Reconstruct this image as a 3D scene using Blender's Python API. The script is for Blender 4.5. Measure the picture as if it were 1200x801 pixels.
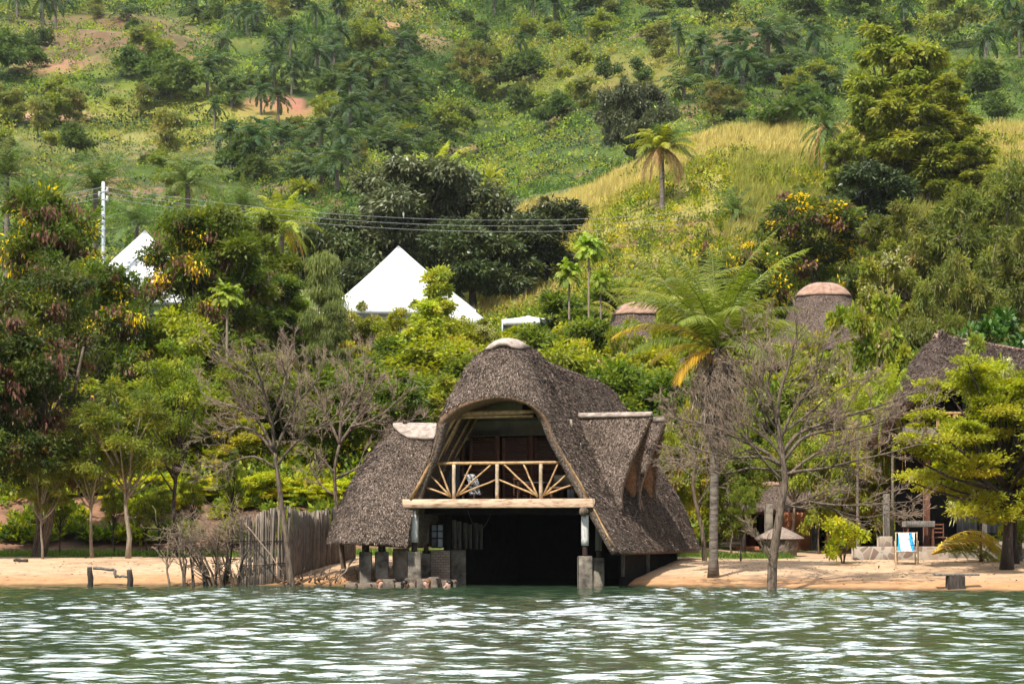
import bpy, math, random
import numpy as np
from mathutils import Vector
for o in list(bpy.data.objects): bpy.data.objects.remove(o)
SC = bpy.context.scene
COL = SC.collection
R = math.radians
# ------------------------------------------------------------------ camera, light, exposure
F, HY, CAMZ = 2333.0, 616.0, 1.8           # focal length in px of a 1200 px wide frame, horizon row, eye height over the lake
cam_d = bpy.data.cameras.new('camera'); cam = bpy.data.objects.new('camera', cam_d); COL.objects.link(cam)
cam_d.sensor_width = 36; cam_d.lens = 36 * F / 1200
cam.location = (0, 0, CAMZ); cam.rotation_euler = (R(90), 0, 0)
cam_d.shift_y = (HY - 400.5) / 1200; cam_d.clip_start = 0.5; cam_d.clip_end = 5000
SC.camera = cam
SUN_EL, SUN_AZ = 55.0, 210.0               # degrees; azimuth clockwise from +Y: the sun stands behind the camera, to the left
sun_d = bpy.data.lights.new('sun', 'SUN'); sun = bpy.data.objects.new('sun', sun_d); COL.objects.link(sun)
sun_d.energy = 5.0; sun_d.angle = R(0.5); sun_d.color = (1.0, 0.95, 0.86)
sdir = Vector((math.sin(R(SUN_AZ)) * math.cos(R(SUN_EL)), math.cos(R(SUN_AZ)) * math.cos(R(SUN_EL)), math.sin(R(SUN_EL))))
sun.rotation_euler = sdir.to_track_quat('Z', 'Y').to_euler()
W = bpy.data.worlds.new('World'); SC.world = W; W.use_nodes = True
wt = W.node_tree; bg = wt.nodes['Background']
sky = wt.nodes.new('ShaderNodeTexSky'); sky.sky_type = 'NISHITA'; sky.sun_disc = False
sky.sun_elevation = R(SUN_EL); sky.sun_rotation = R(SUN_AZ); sky.dust_density = 1.2
tc = wt.nodes.new('ShaderNodeTexCoord'); mp = wt.nodes.new('ShaderNodeMapping'); mp.inputs['Scale'].default_value = (1.6, 1.6, 4.0)
nz = wt.nodes.new('ShaderNodeTexNoise'); nz.inputs['Scale'].default_value = 2.2; nz.inputs['Detail'].default_value = 8
rp = wt.nodes.new('ShaderNodeValToRGB'); rp.color_ramp.elements[0].position = .42; rp.color_ramp.elements[1].position = .56
cm = wt.nodes.new('ShaderNodeMixRGB'); cm.inputs[2].default_value = (15, 15.8, 17, 1)
# unseen bright cloud bank beyond the hill, added to whiten the lake's reflections
sxw = wt.nodes.new('ShaderNodeSeparateXYZ'); by_ = wt.nodes.new('ShaderNodeMapRange'); by_.inputs[1].default_value = .4; by_.inputs[2].default_value = .7
bz_ = wt.nodes.new('ShaderNodeMapRange'); bz_.inputs[1].default_value = .8; bz_.inputs[2].default_value = .55
bm_ = wt.nodes.new('ShaderNodeMath'); bm_.operation = 'MULTIPLY'; cb = wt.nodes.new('ShaderNodeMixRGB'); cb.inputs[2].default_value = (70, 73, 77, 1)
n2w = wt.nodes.new('ShaderNodeTexNoise'); n2w.inputs['Scale'].default_value = 3.5; n2w.inputs['Detail'].default_value = 6
r2w = wt.nodes.new('ShaderNodeValToRGB'); r2w.color_ramp.elements[0].position = .32; r2w.color_ramp.elements[1].position = .46; bn_ = wt.nodes.new('ShaderNodeMath'); bn_.operation = 'MULTIPLY'
wt.links.new(tc.outputs['Generated'], sxw.inputs[0]); wt.links.new(sxw.outputs[1], by_.inputs[0]); wt.links.new(sxw.outputs[2], bz_.inputs[0])
wt.links.new(by_.outputs[0], bm_.inputs[0]); wt.links.new(bz_.outputs[0], bm_.inputs[1]); wt.links.new(tc.outputs['Generated'], n2w.inputs['Vector']); wt.links.new(n2w.outputs[0], r2w.inputs[0])
wt.links.new(bm_.outputs[0], bn_.inputs[0]); wt.links.new(r2w.outputs[0], bn_.inputs[1]); wt.links.new(bn_.outputs[0], cb.inputs[0])
wt.links.new(tc.outputs['Generated'], mp.inputs[0]); wt.links.new(mp.outputs[0], nz.inputs['Vector'])
wt.links.new(nz.outputs[0], rp.inputs[0]); wt.links.new(rp.outputs[0], cm.inputs[0])
wt.links.new(sky.outputs[0], cm.inputs[1]); wt.links.new(cm.outputs[0], cb.inputs[1]); wt.links.new(cb.outputs[0], bg.inputs[0])
bg.inputs[1].default_value = 0.055
vs = SC.view_settings; vs.view_transform = 'Standard'; vs.look = 'None'; vs.gamma = 1; vs.exposure = 0.5; vs.use_curve_mapping = False
SC.render.engine = 'CYCLES'
cy = SC.cycles
cy.max_bounces = 5; cy.diffuse_bounces = 2; cy.glossy_bounces = 2; cy.transmission_bounces = 2; cy.transparent_max_bounces = 6; cy.volume_bounces = 0
cy.caustics_reflective = False; cy.caustics_refractive = False
# ------------------------------------------------------------------ numpy helpers
def at(px, py, Y):
    return np.array(((px - 600) / F * Y, Y, CAMZ + (HY - py) / F * Y))
def unit(v):
    v = np.asarray(v, float); return v / np.maximum(np.linalg.norm(v, axis=-1, keepdims=True), 1e-9)
def _hash(ix, iy, s):
    n = (ix.astype(np.int64) * 374761393 + iy.astype(np.int64) * 668265263 + s * 982451653) & 0x7fffffff
    n = ((n ^ (n >> 13)) * 1274126177) & 0x7fffffff
    return ((n ^ (n >> 16)) & 0xffff) / 65535.0
def vnoise(x, y, s=0):
    x = np.asarray(x, float); y = np.asarray(y, float)
    ix = np.floor(x); iy = np.floor(y); fx = x - ix; fy = y - iy
    fx = fx * fx * (3 - 2 * fx); fy = fy * fy * (3 - 2 * fy)
    a = _hash(ix, iy, s); b = _hash(ix + 1, iy, s); c = _hash(ix, iy + 1, s); d = _hash(ix + 1, iy + 1, s)
    return (a + (b - a) * fx) * (1 - fy) + (c + (d - c) * fx) * fy
def fbm(x, y, s=0, o=4):
    t = 0; a = .5
    for i in range(o): t = t + a * (vnoise(x * 2 ** i, y * 2 ** i, s + i * 7) - .5) * 2; a *= .5
    return t
def sstep(a, b, x):
    t = np.clip((x - a) / (b - a), 0, 1); return t * t * (3 - 2 * t)
class MB:
    """collects vertices, quads/tris and a colour per vertex"""
    def __init__(s): s.V = []; s.Q = []; s.T = []; s.C = []; s.n = 0
    def add(s, V, Q=None, T=None, C=(.5, .5, .5)):
        V = np.asarray(V, float).reshape(-1, 3); C = np.asarray(C, float)
        if C.ndim == 1: C = np.repeat(C[None, :3], len(V), 0)
        s.V.append(V); s.C.append(C)
        if Q is not None and len(Q): s.Q.append(np.asarray(Q, np.int64).reshape(-1, 4) + s.n)
        if T is not None and len(T): s.T.append(np.asarray(T, np.int64).reshape(-1, 3) + s.n)
        s.n += len(V); return s
    def mesh(s, name, origin=(0, 0, 0), smooth=False, color=True):
        V = np.concatenate(s.V) - np.asarray(origin, float)
        Q = np.concatenate(s.Q) if s.Q else np.zeros((0, 4), np.int64)
        T = np.concatenate(s.T) if s.T else np.zeros((0, 3), np.int64)
        me = bpy.data.meshes.new(name)
        me.vertices.add(len(V)); me.vertices.foreach_set('co', V.astype(np.float32).ravel())
        li = np.concatenate([Q.ravel(), T.ravel()]).astype(np.int32)
        me.loops.add(len(li)); me.loops.foreach_set('vertex_index', li)
        tot = np.concatenate([np.full(len(Q), 4), np.full(len(T), 3)]).astype(np.int32)
        st = np.concatenate([[0], np.cumsum(tot)[:-1]]).astype(np.int32) if len(tot) else tot
        me.polygons.add(len(tot)); me.polygons.foreach_set('loop_start', st); me.polygons.foreach_set('loop_total', tot)
        if smooth: me.polygons.foreach_set('use_smooth', np.ones(len(tot), bool))
        if color:
            C = np.concatenate(s.C); a = me.color_attributes.new('tint', 'FLOAT_COLOR', 'POINT')
            a.data.foreach_set('color', np.concatenate([C, np.ones((len(C), 1))], 1).astype(np.float32).ravel())
        me.update(calc_edges=True); me.validate(); return me
def wloc(o):
    p = np.zeros(3)
    while o is not None: p = p + np.array(o.location); o = o.parent
    return p
def obj(name, mb, mat, parent=None, smooth=False):
    me = mb.mesh(name, wloc(parent), smooth); o = bpy.data.objects.new(name, me); COL.objects.link(o)
    me.materials.append(mat)
    if parent is not None: o.parent = parent
    return o
def tag(o, label=None, cat=None, group=None, kind=None):
    if label: o['label'] = label
    if cat: o['category'] = cat
    if group: o['group'] = group
    if kind: o['kind'] = kind
    return o
def empty(name, loc, label, cat, group=None):
    o = bpy.data.objects.new(name, None); COL.objects.link(o); o.location = tuple(float(a) for a in loc); o.empty_display_size = .3
    return tag(o, label, cat, group)
def struct(name, mb, mat, smooth=True, kind='structure'):
    return tag(obj(name, mb, mat, None, smooth), kind=kind)
def box(mb, x0, x1, y0, y1, z0, z1, C=(.5, .5, .5), X=None):
    v = np.array([(x, y, z) for z in (z0, z1) for y in (y0, y1) for x in (x0, x1)], float)
    if X is not None: v = X(v)
    mb.add(v, [(0, 2, 3, 1), (4, 5, 7, 6), (0, 1, 5, 4), (2, 6, 7, 3), (0, 4, 6, 2), (1, 3, 7, 5)], C=C)
def bbox(mb, x0, x1, y0, y1, z0, z1, b=.015, C=(.5, .5, .5), X=None):
    """a box with bevelled edges, every corner slightly off true"""
    xs = (x0, x0 + b, x1 - b, x1); ys = (y0, y0 + b, y1 - b, y1); zs = (z0, z0 + b, z1 - b, z1)
    idx = {}; V = []
    for i in range(4):
        for j in range(4):
            for k in range(4):
                e = (i in (0, 3)) + (j in (0, 3)) + (k in (0, 3))
                if e == 1: idx[(i, j, k)] = len(V); V.append((xs[i], ys[j], zs[k]))
    Q = []; T = []
    g = lambda *a: idx[a]
    for s in (0, 3):
        Q.append([g(s, 1, 1), g(s, 2, 1), g(s, 2, 2), g(s, 1, 2)]); Q.append([g(1, s, 1), g(2, s, 1), g(2, s, 2), g(1, s, 2)]); Q.append([g(1, 1, s), g(2, 1, s), g(2, 2, s), g(1, 2, s)])
    for s in (0, 3):
        for t in (0, 3):
            s1 = 1 if s == 0 else 2; t1 = 1 if t == 0 else 2
            Q.append([g(s, t1, 1), g(s, t1, 2), g(s1, t, 2), g(s1, t, 1)])
            Q.append([g(s, 1, t1), g(s, 2, t1), g(s1, 2, t), g(s1, 1, t)])
            Q.append([g(1, s, t1), g(2, s, t1), g(2, s1, t), g(1, s1, t)])
            for r in (0, 3):
                r1 = 1 if r == 0 else 2
                T.append([g(s, t1, r1), g(s1, t, r1), g(s1, t1, r)])
    v = np.array(V)
    if X is not None: v = X(v)
    mb.add(v, Q, T, C)
def tubes(mb, P, Rad, sides=5, C=(.5, .5, .5), cap=True):
    """P (n,k,3) polylines, Rad (n,k)"""
    P = np.asarray(P, float); Rad = np.asarray(Rad, float)
    if P.ndim == 2: P = P[None]; Rad = Rad[None]
    n, k, _ = P.shape
    if n == 0: return
    Tn = unit(np.gradient(P, axis=1))
    ref = np.where(np.abs(Tn[:, :1, 2:3]) > .9, np.array([1., 0, 0]), np.array([0, 0, 1.]))
    A = unit(np.cross(Tn, np.broadcast_to(ref, Tn.shape))); Bv = np.cross(Tn, A)
    an = np.arange(sides) * 2 * np.pi / sides
    V = P[:, :, None] + Rad[:, :, None, None] * (A[:, :, None] * np.cos(an)[None, None, :, None] + Bv[:, :, None] * np.sin(an)[None, None, :, None])
    idx = np.arange(n * k * sides).reshape(n, k, sides)
    a = idx[:, :-1]; b = idx[:, 1:]
    Q = np.stack([a, np.roll(a, -1, 2), np.roll(b, -1, 2), b], -1).reshape(-1, 4)
    C = np.asarray(C, float)
    if C.ndim == 2: C = np.repeat(C, k * sides, 0)
    T = None
    if cap and sides > 3:
        m = np.arange(1, sides - 1)
        e = idx[:, -1]; s0 = idx[:, 0]
        T = np.concatenate([np.stack([np.repeat(e[:, :1], len(m), 1), e[:, m], e[:, m + 1]], -1).reshape(-1, 3), np.stack([np.repeat(s0[:, :1], len(m), 1), s0[:, m + 1], s0[:, m]], -1).reshape(-1, 3)])
    mb.add(V.reshape(-1, 3), Q, T, C)
def pole(mb, a, b, r0, r1=None, sides=8, C=(.5, .5, .5), wob=0, seed=0):
    a = np.asarray(a, float); b = np.asarray(b, float); t = np.linspace(0, 1, 6)[:, None]
    P = a + (b - a) * t
    if wob: P[1:-1] += np.random.default_rng(seed).normal(0, wob, (4, 3))
    r1 = r0 if r1 is None else r1
    tubes(mb, P, r0 + (r1 - r0) * t[:, 0], sides, C)
def leaves(mb, P, D, N, L, Wd, C, fold=0):
    """diamond leaves: base P, long axis D, normal N, length L, width Wd, colour C (n,3)"""
    D = unit(D); S = unit(np.cross(D, N)); n = len(P)
    L = np.broadcast_to(np.asarray(L, float), (n,))[:, None]; Wd = np.broadcast_to(np.asarray(Wd, float), (n,))[:, None]
    Nn = np.cross(S, D)
    V = np.stack([P, P + D * L * .45 + S * Wd * .5 + Nn * L * .06, P + D * L - Nn * L * .1, P + D * L * .45 - S * Wd * .5 + Nn * L * .06], 1)
    Q = np.arange(n * 4).reshape(n, 4)
    mb.add(V.reshape(-1, 3), Q, C=np.repeat(C, 4, 0))
def cr(P, m):
    """Catmull-Rom resample of P (k,...) to m points"""
    P = np.asarray(P, float); k = len(P); t = np.linspace(0, k - 1, m); i = np.minimum(t.astype(int), k - 2); f = (t - i)
    f = f.reshape((-1,) + (1,) * (P.ndim - 1))
    p0 = P[np.maximum(i - 1, 0)]; p1 = P[i]; p2 = P[i + 1]; p3 = P[np.minimum(i + 2, k - 1)]
    return .5 * (2 * p1 + (p2 - p0) * f + (2 * p0 - 5 * p1 + 4 * p2 - p3) * f ** 2 + (3 * p1 - p0 - 3 * p2 + p3) * f ** 3)
# ------------------------------------------------------------------ materials
def nodes(name):
    m = bpy.data.materials.new(name); m.use_nodes = True; t = m.node_tree; b = t.nodes['Principled BSDF']; return m, t, b
def N(t, k, **kw):
    n = t.nodes.new('ShaderNode' + k)
    for a, v in kw.items():
        if a in n.inputs: n.inputs[a].default_value = v
        else: setattr(n, a, v)
    return n
def ramp(t, src, stops):
    r = N(t, 'ValToRGB'); e = r.color_ramp.elements
    while len(e) < len(stops): e.new(.5)
    for q, (p, c) in zip(e, stops): q.position = p; q.color = (*c, 1)
    t.links.new(src, r.inputs[0]); return r.outputs[0]
def bump(t, b, src, st, dist=.02):
    n = N(t, 'Bump', Strength=st, Distance=dist); t.links.new(src, n.inputs['Height']); t.links.new(n.outputs[0], b.inputs['Normal'])
def pmat(name, c1, c2, scale=8, rough=.8, bs=.4, bd=.01, stretch=(1, 1, 1), detail=6, lo=.35, hi=.65, spec=.3, tint=False):
    m, t, b = nodes(name)
    co = N(t, 'TexCoord'); mpg = N(t, 'Mapping'); mpg.inputs['Scale'].default_value = stretch
    nzz = N(t, 'TexNoise', Scale=scale, Detail=detail, Roughness=.65)
    t.links.new(co.outputs['Object'], mpg.inputs[0]); t.links.new(mpg.outputs[0], nzz.inputs['Vector'])
    c = ramp(t, nzz.outputs[0], [(lo, c1), (hi, c2)])
    if tint:
        a = N(t, 'Attribute', attribute_name='tint'); mx = N(t, 'MixRGB', blend_type='MULTIPLY'); mx.inputs[0].default_value = 1
        t.links.new(c, mx.inputs[1]); t.links.new(a.outputs[0], mx.inputs[2]); c = mx.outputs[0]
    t.links.new(c, b.inputs['Base Color']); b.inputs['Roughness'].default_value = rough
    b.inputs['Specular IOR Level'].default_value = spec
    bump(t, b, nzz.outputs[0], bs, bd); return m
def leafmat(name, trans=.36, rough=.5, spec=.25, var=.16):
    m, t, b = nodes(name)
    a = N(t, 'Attribute', attribute_name='tint'); oi = N(t, 'ObjectInfo'); hs = N(t, 'HueSaturation')
    mr = N(t, 'MapRange'); mr.inputs[3].default_value = 1 - var; mr.inputs[4].default_value = 1 + var
    mh = N(t, 'MapRange'); mh.inputs[3].default_value = .49; mh.inputs[4].default_value = .51
    ml = N(t, 'Math', operation='FRACT'); mm = N(t, 'Math', operation='MULTIPLY'); mm.inputs[1].default_value = 7.31
    t.links.new(oi.outputs['Random'], mr.inputs[0]); t.links.new(oi.outputs['Random'], mm.inputs[0]); t.links.new(mm.outputs[0], ml.inputs[0]); t.links.new(ml.outputs[0], mh.inputs[0])
    t.links.new(mr.outputs[0], hs.inputs['Value']); t.links.new(mh.outputs[0], hs.inputs['Hue']); t.links.new(a.outputs[0], hs.inputs['Color'])
    t.links.new(hs.outputs[0], b.inputs['Base Color']); b.inputs['Roughness'].default_value = rough; b.inputs['Specular IOR Level'].default_value = spec
    tr = N(t, 'BsdfTranslucent'); mx = N(t, 'MixShader'); mx.inputs[0].default_value = trans
    br = N(t, 'HueSaturation'); br.inputs['Value'].default_value = 1.6; br.inputs['Saturation'].default_value = 1.1
    t.links.new(hs.outputs[0], br.inputs['Color']); t.links.new(br.outputs[0], tr.inputs[0])
    t.links.new(b.outputs[0], mx.inputs[1]); t.links.new(tr.outputs[0], mx.inputs[2]); t.links.new(mx.outputs[0], t.nodes['Material Output'].inputs[0])
    return m
M = {}
M['leaf'] = leafmat('leaf')
M['leaf_dark'] = leafmat('leaf_dark', trans=.16, rough=.4, spec=.4)
M['grass'] = leafmat('grass_blade', trans=.3, rough=.7, spec=.1, var=.1)
M['bark'] = pmat('bark', (.05, .034, .024), (.22, .165, .12), 6, .9, .8, .02, (3, 3, .6))
M['bark_pale'] = pmat('bark_pale', (.16, .125, .09), (.34, .28, .21), 6, .9, .7, .02, (3, 3, .6))
M['bark_dark'] = pmat('bark_dark', (.022, .017, .014), (.075, .058, .048), 6, .9, .8, .02, (3, 3, .6))
M['twig'] = pmat('twig', (.18, .125, .085), (.38, .285, .205), 5, .9, .3, .01)
M['palm_bark'] = pmat('palm_bark', (.06, .05, .042), (.24, .2, .165), 3, .9, .8, .02, (1, 1, 5))
M['bamboo'] = pmat('bamboo', (.28, .15, .065), (.60, .39, .19), 7, .55, .2, .005, (1, 1, 1))
M['pole_pale'] = pmat('pole_pale', (.34, .24, .15), (.62, .48, .33), 7, .6, .2, .005)
M['beam'] = pmat('beam', (.24, .12, .06), (.56, .40, .27), 3.2, .7, .4, .01, (.8, 2, 5), lo=.34, hi=.52)
M['wood_dark'] = pmat('wood_dark', (.035, .016, .011), (.09, .042, .028), 6, .5, .3, .005, (1, 1, 4))
M['wood_red'] = pmat('wood_red', (.09, .035, .02), (.20, .085, .05), 6, .5, .3, .005, (6, 6, 1))
M['wood_grey'] = pmat('wood_grey', (.07, .06, .05), (.24, .215, .185), 5, .85, .5, .01, (6, 6, .5))
M['cream'] = pmat('cream_plaster', (.36, .29, .2), (.48, .4, .29), 3, .9, .2, .01)
M['plaster'] = pmat('plaster_cap', (.2, .155, .13), (.5, .41, .35), 5, .85, .5, .02)
M['plaster_pink'] = pmat('plaster_pink', (.24, .14, .10), (.42, .27, .2), 4, .9, .5, .02)
M['white_paint'] = pmat('white_paint', (.22, .2, .18), (.62, .6, .56), 5, .7, .3, .01, (2, 2, .7), lo=.28, hi=.5)
M['concrete'] = pmat('concrete', (.05, .042, .034), (.25, .215, .17), 3.0, .9, .7, .02)
M['concrete_pale'] = pmat('concrete_pale', (.24, .19, .15), (.48, .40, .32), 4, .9, .7, .02)
M['steel'] = pmat('rusty_steel', (.012, .01, .009), (.06, .03, .02), 12, .6, .3, .005)
M['dark_wall'] = pmat('dark_wall', (.009, .008, .007), (.024, .021, .017), 3, .8, .4, .01)  # albedo lowered to near-black, standing in for interior shade where light leaks in
M['tent'] = pmat('tent_canvas', (.62, .64, .67), (.76, .76, .77), 1.2, .7, .3, .02)
M['terracotta'] = pmat('terracotta', (.34, .12, .055), (.46, .18, .09), 2, .9, .3, .01)
M['curtain'] = pmat('curtain', (.12, .13, .14), (.24, .25, .27), 3, .9, .2, .01, (8, 8, .3))
M['galv'] = pmat('painted_steel', (.42, .46, .5), (.62, .66, .7), 4, .5, .1, .005)
M['wire'] = pmat('wire', (.3, .31, .32), (.4, .41, .42), 4, .4, .1, .002)
M['skin_pale'] = pmat('skin_pale', (.5, .3, .22), (.6, .38, .29), 9, .5, .05, .002)
M['skin_brown'] = pmat('skin_brown', (.16, .085, .05), (.21, .11, .07), 9, .5, .05, .002)
M['hair_dark'] = pmat('hair_dark', (.008, .007, .007), (.02, .017, .016), 30, .45, .4, .004)
M['hair_auburn'] = pmat('hair_auburn', (.16, .07, .035), (.26, .12, .06), 30, .5, .4, .004)
M['swim'] = pmat('swimwear', (.02, .04, .08), (.03, .05, .1), 9, .7, .1, .002)
M['eye'] = pmat('eye_dark', (.01, .008, .008), (.02, .016, .016), 9, .3, .0, .001)
M['lip'] = pmat('lip', (.32, .09, .07), (.36, .11, .09), 9, .5, .0, .001)
M['mud'] = pmat('mud', (.10, .055, .03), (.27, .16, .095), 3, .95, .8, .03)
M['glass'] = pmat('window_glass', (.30, .34, .36), (.5, .54, .56), 2, .25, .05, .002, spec=.6)
M['towel'] = None
def make_thatch(name, c1, c2, c3):
    m, t, b = nodes(name)
    co = N(t, 'TexCoord'); n1 = N(t, 'TexNoise', Scale=17, Detail=7, Roughness=.8); n2 = N(t, 'TexNoise', Scale=1.1, Detail=4)
    n3 = N(t, 'TexVoronoi', Scale=34); mp3 = N(t, 'Mapping'); mp3.inputs['Scale'].default_value = (1, 1, .6)
    t.links.new(co.outputs['Object'], n1.inputs['Vector']); t.links.new(co.outputs['Object'], n2.inputs['Vector']); t.links.new(co.outputs['Object'], mp3.inputs[0]); t.links.new(mp3.outputs[0], n3.inputs['Vector'])
    a = ramp(t, n1.outputs[0], [(.38, c1), (.5, c2), (.63, c3)])
    bq = ramp(t, n2.outputs[0], [(.3, (.72, .70, .68)), (.7, (1.15, 1.12, 1.1))])
    mx = N(t, 'MixRGB', blend_type='MULTIPLY'); mx.inputs[0].default_value = 1; t.links.new(a, mx.inputs[1]); t.links.new(bq, mx.inputs[2])
    at_ = N(t, 'Attribute', attribute_name='tint'); m2 = N(t, 'MixRGB', blend_type='MULTIPLY'); m2.inputs[0].default_value = 1
    t.links.new(mx.outputs[0], m2.inputs[1]); t.links.new(at_.outputs[0], m2.inputs[2])
    t.links.new(m2.outputs[0], b.inputs['Base Color']); b.inputs['Roughness'].default_value = .9; b.inputs['Specular IOR Level'].default_value = .15
    ad = N(t, 'Math', operation='ADD'); t.links.new(n1.outputs[0], ad.inputs[0]); t.links.new(n3.outputs[0], ad.inputs[1])
    bump(t, b, ad.outputs[0], 1.0, .05); return m
M['thatch'] = make_thatch('thatch', (.08, .06, .047), (.235, .18, .147), (.46, .37, .31))
M['thatch_brown'] = make_thatch('thatch_brown', (.07, .05, .042), (.20, .15, .125), (.40, .31, .26))
def make_stone(name, scale, c1, c2, mortar):
    m, t, b = nodes(name)
    co = N(t, 'TexCoord'); v = N(t, 'TexVoronoi', Scale=scale); ve = N(t, 'TexVoronoi', Scale=scale, feature='DISTANCE_TO_EDGE')
    for q in (v, ve): t.links.new(co.outputs['Object'], q.inputs['Vector'])
    sp = N(t, 'SeparateColor'); t.links.new(v.outputs['Color'], sp.inputs[0])
    a = ramp(t, sp.outputs[0], [(0, c1), (1, c2)])
    e = ramp(t, ve.outputs['Distance'], [(.03, (1, 1, 1)), (.07, (0, 0, 0))])
    mx = N(t, 'MixRGB'); t.links.new(e, mx.inputs[0]); t.links.new(a, mx.inputs[1]); mx.inputs[2].default_value = (*mortar, 1)
    t.links.new(mx.outputs[0], b.inputs['Base Color']); b.inputs['Roughness'].default_value = .9
    bump(t, b, ve.outputs['Distance'], .6, .03); return m
M['stone'] = make_stone('stone_wall', 3.2, (.16, .10, .07), (.42, .33, .25), (.34, .3, .25))
M['stone_dark'] = make_stone('stone_rubble', 7, (.07, .05, .04), (.24, .18, .13), (.12, .1, .08))
def make_brick():
    m, t, b = nodes('brick'); co = N(t, 'TexCoord'); mpg = N(t, 'Mapping'); mpg.inputs['Rotation'].default_value = (R(90), 0, 0)
    br = N(t, 'TexBrick', Scale=3.2); br.inputs['Color1'].default_value = (.24, .16, .12, 1); br.inputs['Color2'].default_value = (.33, .25, .19, 1); br.inputs['Mortar'].default_value = (.12, .1, .085, 1)
    br.inputs['Mortar Size'].default_value = .025
    t.links.new(co.outputs['Object'], mpg.inputs[0]); t.links.new(mpg.outputs[0], br.inputs['Vector']); t.links.new(br.outputs[0], b.inputs['Base Color']); b.inputs['Roughness'].default_value = .9
    bump(t, b, br.outputs[1], -.5, .01); return m
M['brick'] = make_brick()
def make_stripe():
    m, t, b = nodes('striped_canvas'); co = N(t, 'TexCoord'); sx = N(t, 'SeparateXYZ'); t.links.new(co.outputs['Generated'], sx.inputs[0])
    r = N(t, 'ValToRGB'); e = r.color_ramp; e.interpolation = 'CONSTANT'
    W_, B_, L_ = (.8, .8, .78), (.02, .3, .75), (.55, .5, .62)
    st = [(0, W_), (.12, B_), (.28, W_), (.36, L_), (.62, W_), (.72, B_), (.88, W_)]
    while len(e.elements) < len(st): e.elements.new(.5)
    for q, (p, c) in zip(e.elements, st): q.position = p; q.color = (*c, 1)
    t.links.new(sx.outputs[0], r.inputs[0]); t.links.new(r.outputs[0], b.inputs['Base Color']); b.inputs['Roughness'].default_value = .9
    return m
M['stripe'] = make_stripe()
# ------------------------------------------------------------------ terrain
_LY = [0, 50, 57, 60, 61, 66.5, 70, 73, 77, 90, 110, 140, 170, 200, 250, 320, 450, 600, 800, 1000, 1300]
_LZ = [-4, -1.6, -.5, 0, .2, .72, .8, 1.5, 3.0, 4.6, 8.2, 15, 22, 29, 42, 66, 122, 186, 262, 310, 330]
_RZY = [0, 50, 57, 60, 61, 66.5, 78, 88, 98, 112, 130, 150, 170, 190, 200, 215, 240, 262, 320, 450, 600, 800, 1000, 1300]
_RZZ = [-4, -1.6, -.5, 0, .2, .62, .75, 1.2, 4.4, 9.2, 16, 24.5, 33.0, 39.6, 41.2, 41.8, 45.5, 52, 73, 127, 190, 266, 314, 330]
def ground(x, y):
    x = np.asarray(x, float); y = np.asarray(y, float)
    sh = 60 - 5.6 * sstep(1.5, 16, x) + .35 * fbm(x * .25, x * 0 + 3, 5, 3)       # where the lake ends
    yy = np.where(y < 72, 60 + (y - sh) * np.where(y > sh, 12 / np.maximum(72 - sh, 1), 1), y)
    zl = np.interp(yy, _LY, _LZ); zr = np.interp(yy, _RZY, _RZZ)
    t = x / np.maximum(y, 1) * F + 600
    w = sstep(470, 900, t); wfar = sstep(230, 330, y)
    z = zl * (1 - w) + zr * w
    n = fbm(x / 14, y / 14, 11, 4); nb = fbm(x / 60, y / 90, 12, 3)
    z = z + n * np.interp(y, [62, 80, 120, 200, 400], [.0, .25, .6, .9, 3.2]) + nb * np.interp(y, [200, 300, 600], [0, 4, 17])
    z = z - 9 * np.exp(-((t - 560 - (y - 330) * .25) / 90) ** 2) * sstep(240, 360, y)    # a gully down the far slope
    z = z + .03 * fbm(x * 1.3, y * 1.3, 14, 3) * (y > sh)
    # the slip the boathouse stands over
    bx = (x + .38) * .956 - (y - 59) * .292; by = (x + .38) * .292 + (y - 59) * .956
    k = sstep(-3.6, -2.9, bx) * (1 - sstep(2.9, 3.5, bx)) * (1 - sstep(9, 11, by)) * (y < 75)
    return z * (1 - k) + np.minimum(z, -.9) * k
def GZ(x, y): return float(ground(np.array([x]), np.array([y]))[0])
_ty = np.concatenate([np.arange(54, 120, .25), np.arange(120, 900, 1.0)])
def GP(px, py, ymin=54, last=False):
    """the point of the terrain a line of sight meets"""
    x = (px - 600) / F * _ty; z = CAMZ + (HY - py) / F * _ty
    hit = (ground(x, _ty) >= z) & (_ty >= ymin)
    i = np.argmax(hit) if hit.any() else len(_ty) - 1
    return float(x[i]), float(_ty[i]), float(ground(x[i:i + 1], _ty[i:i + 1])[0])
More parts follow.
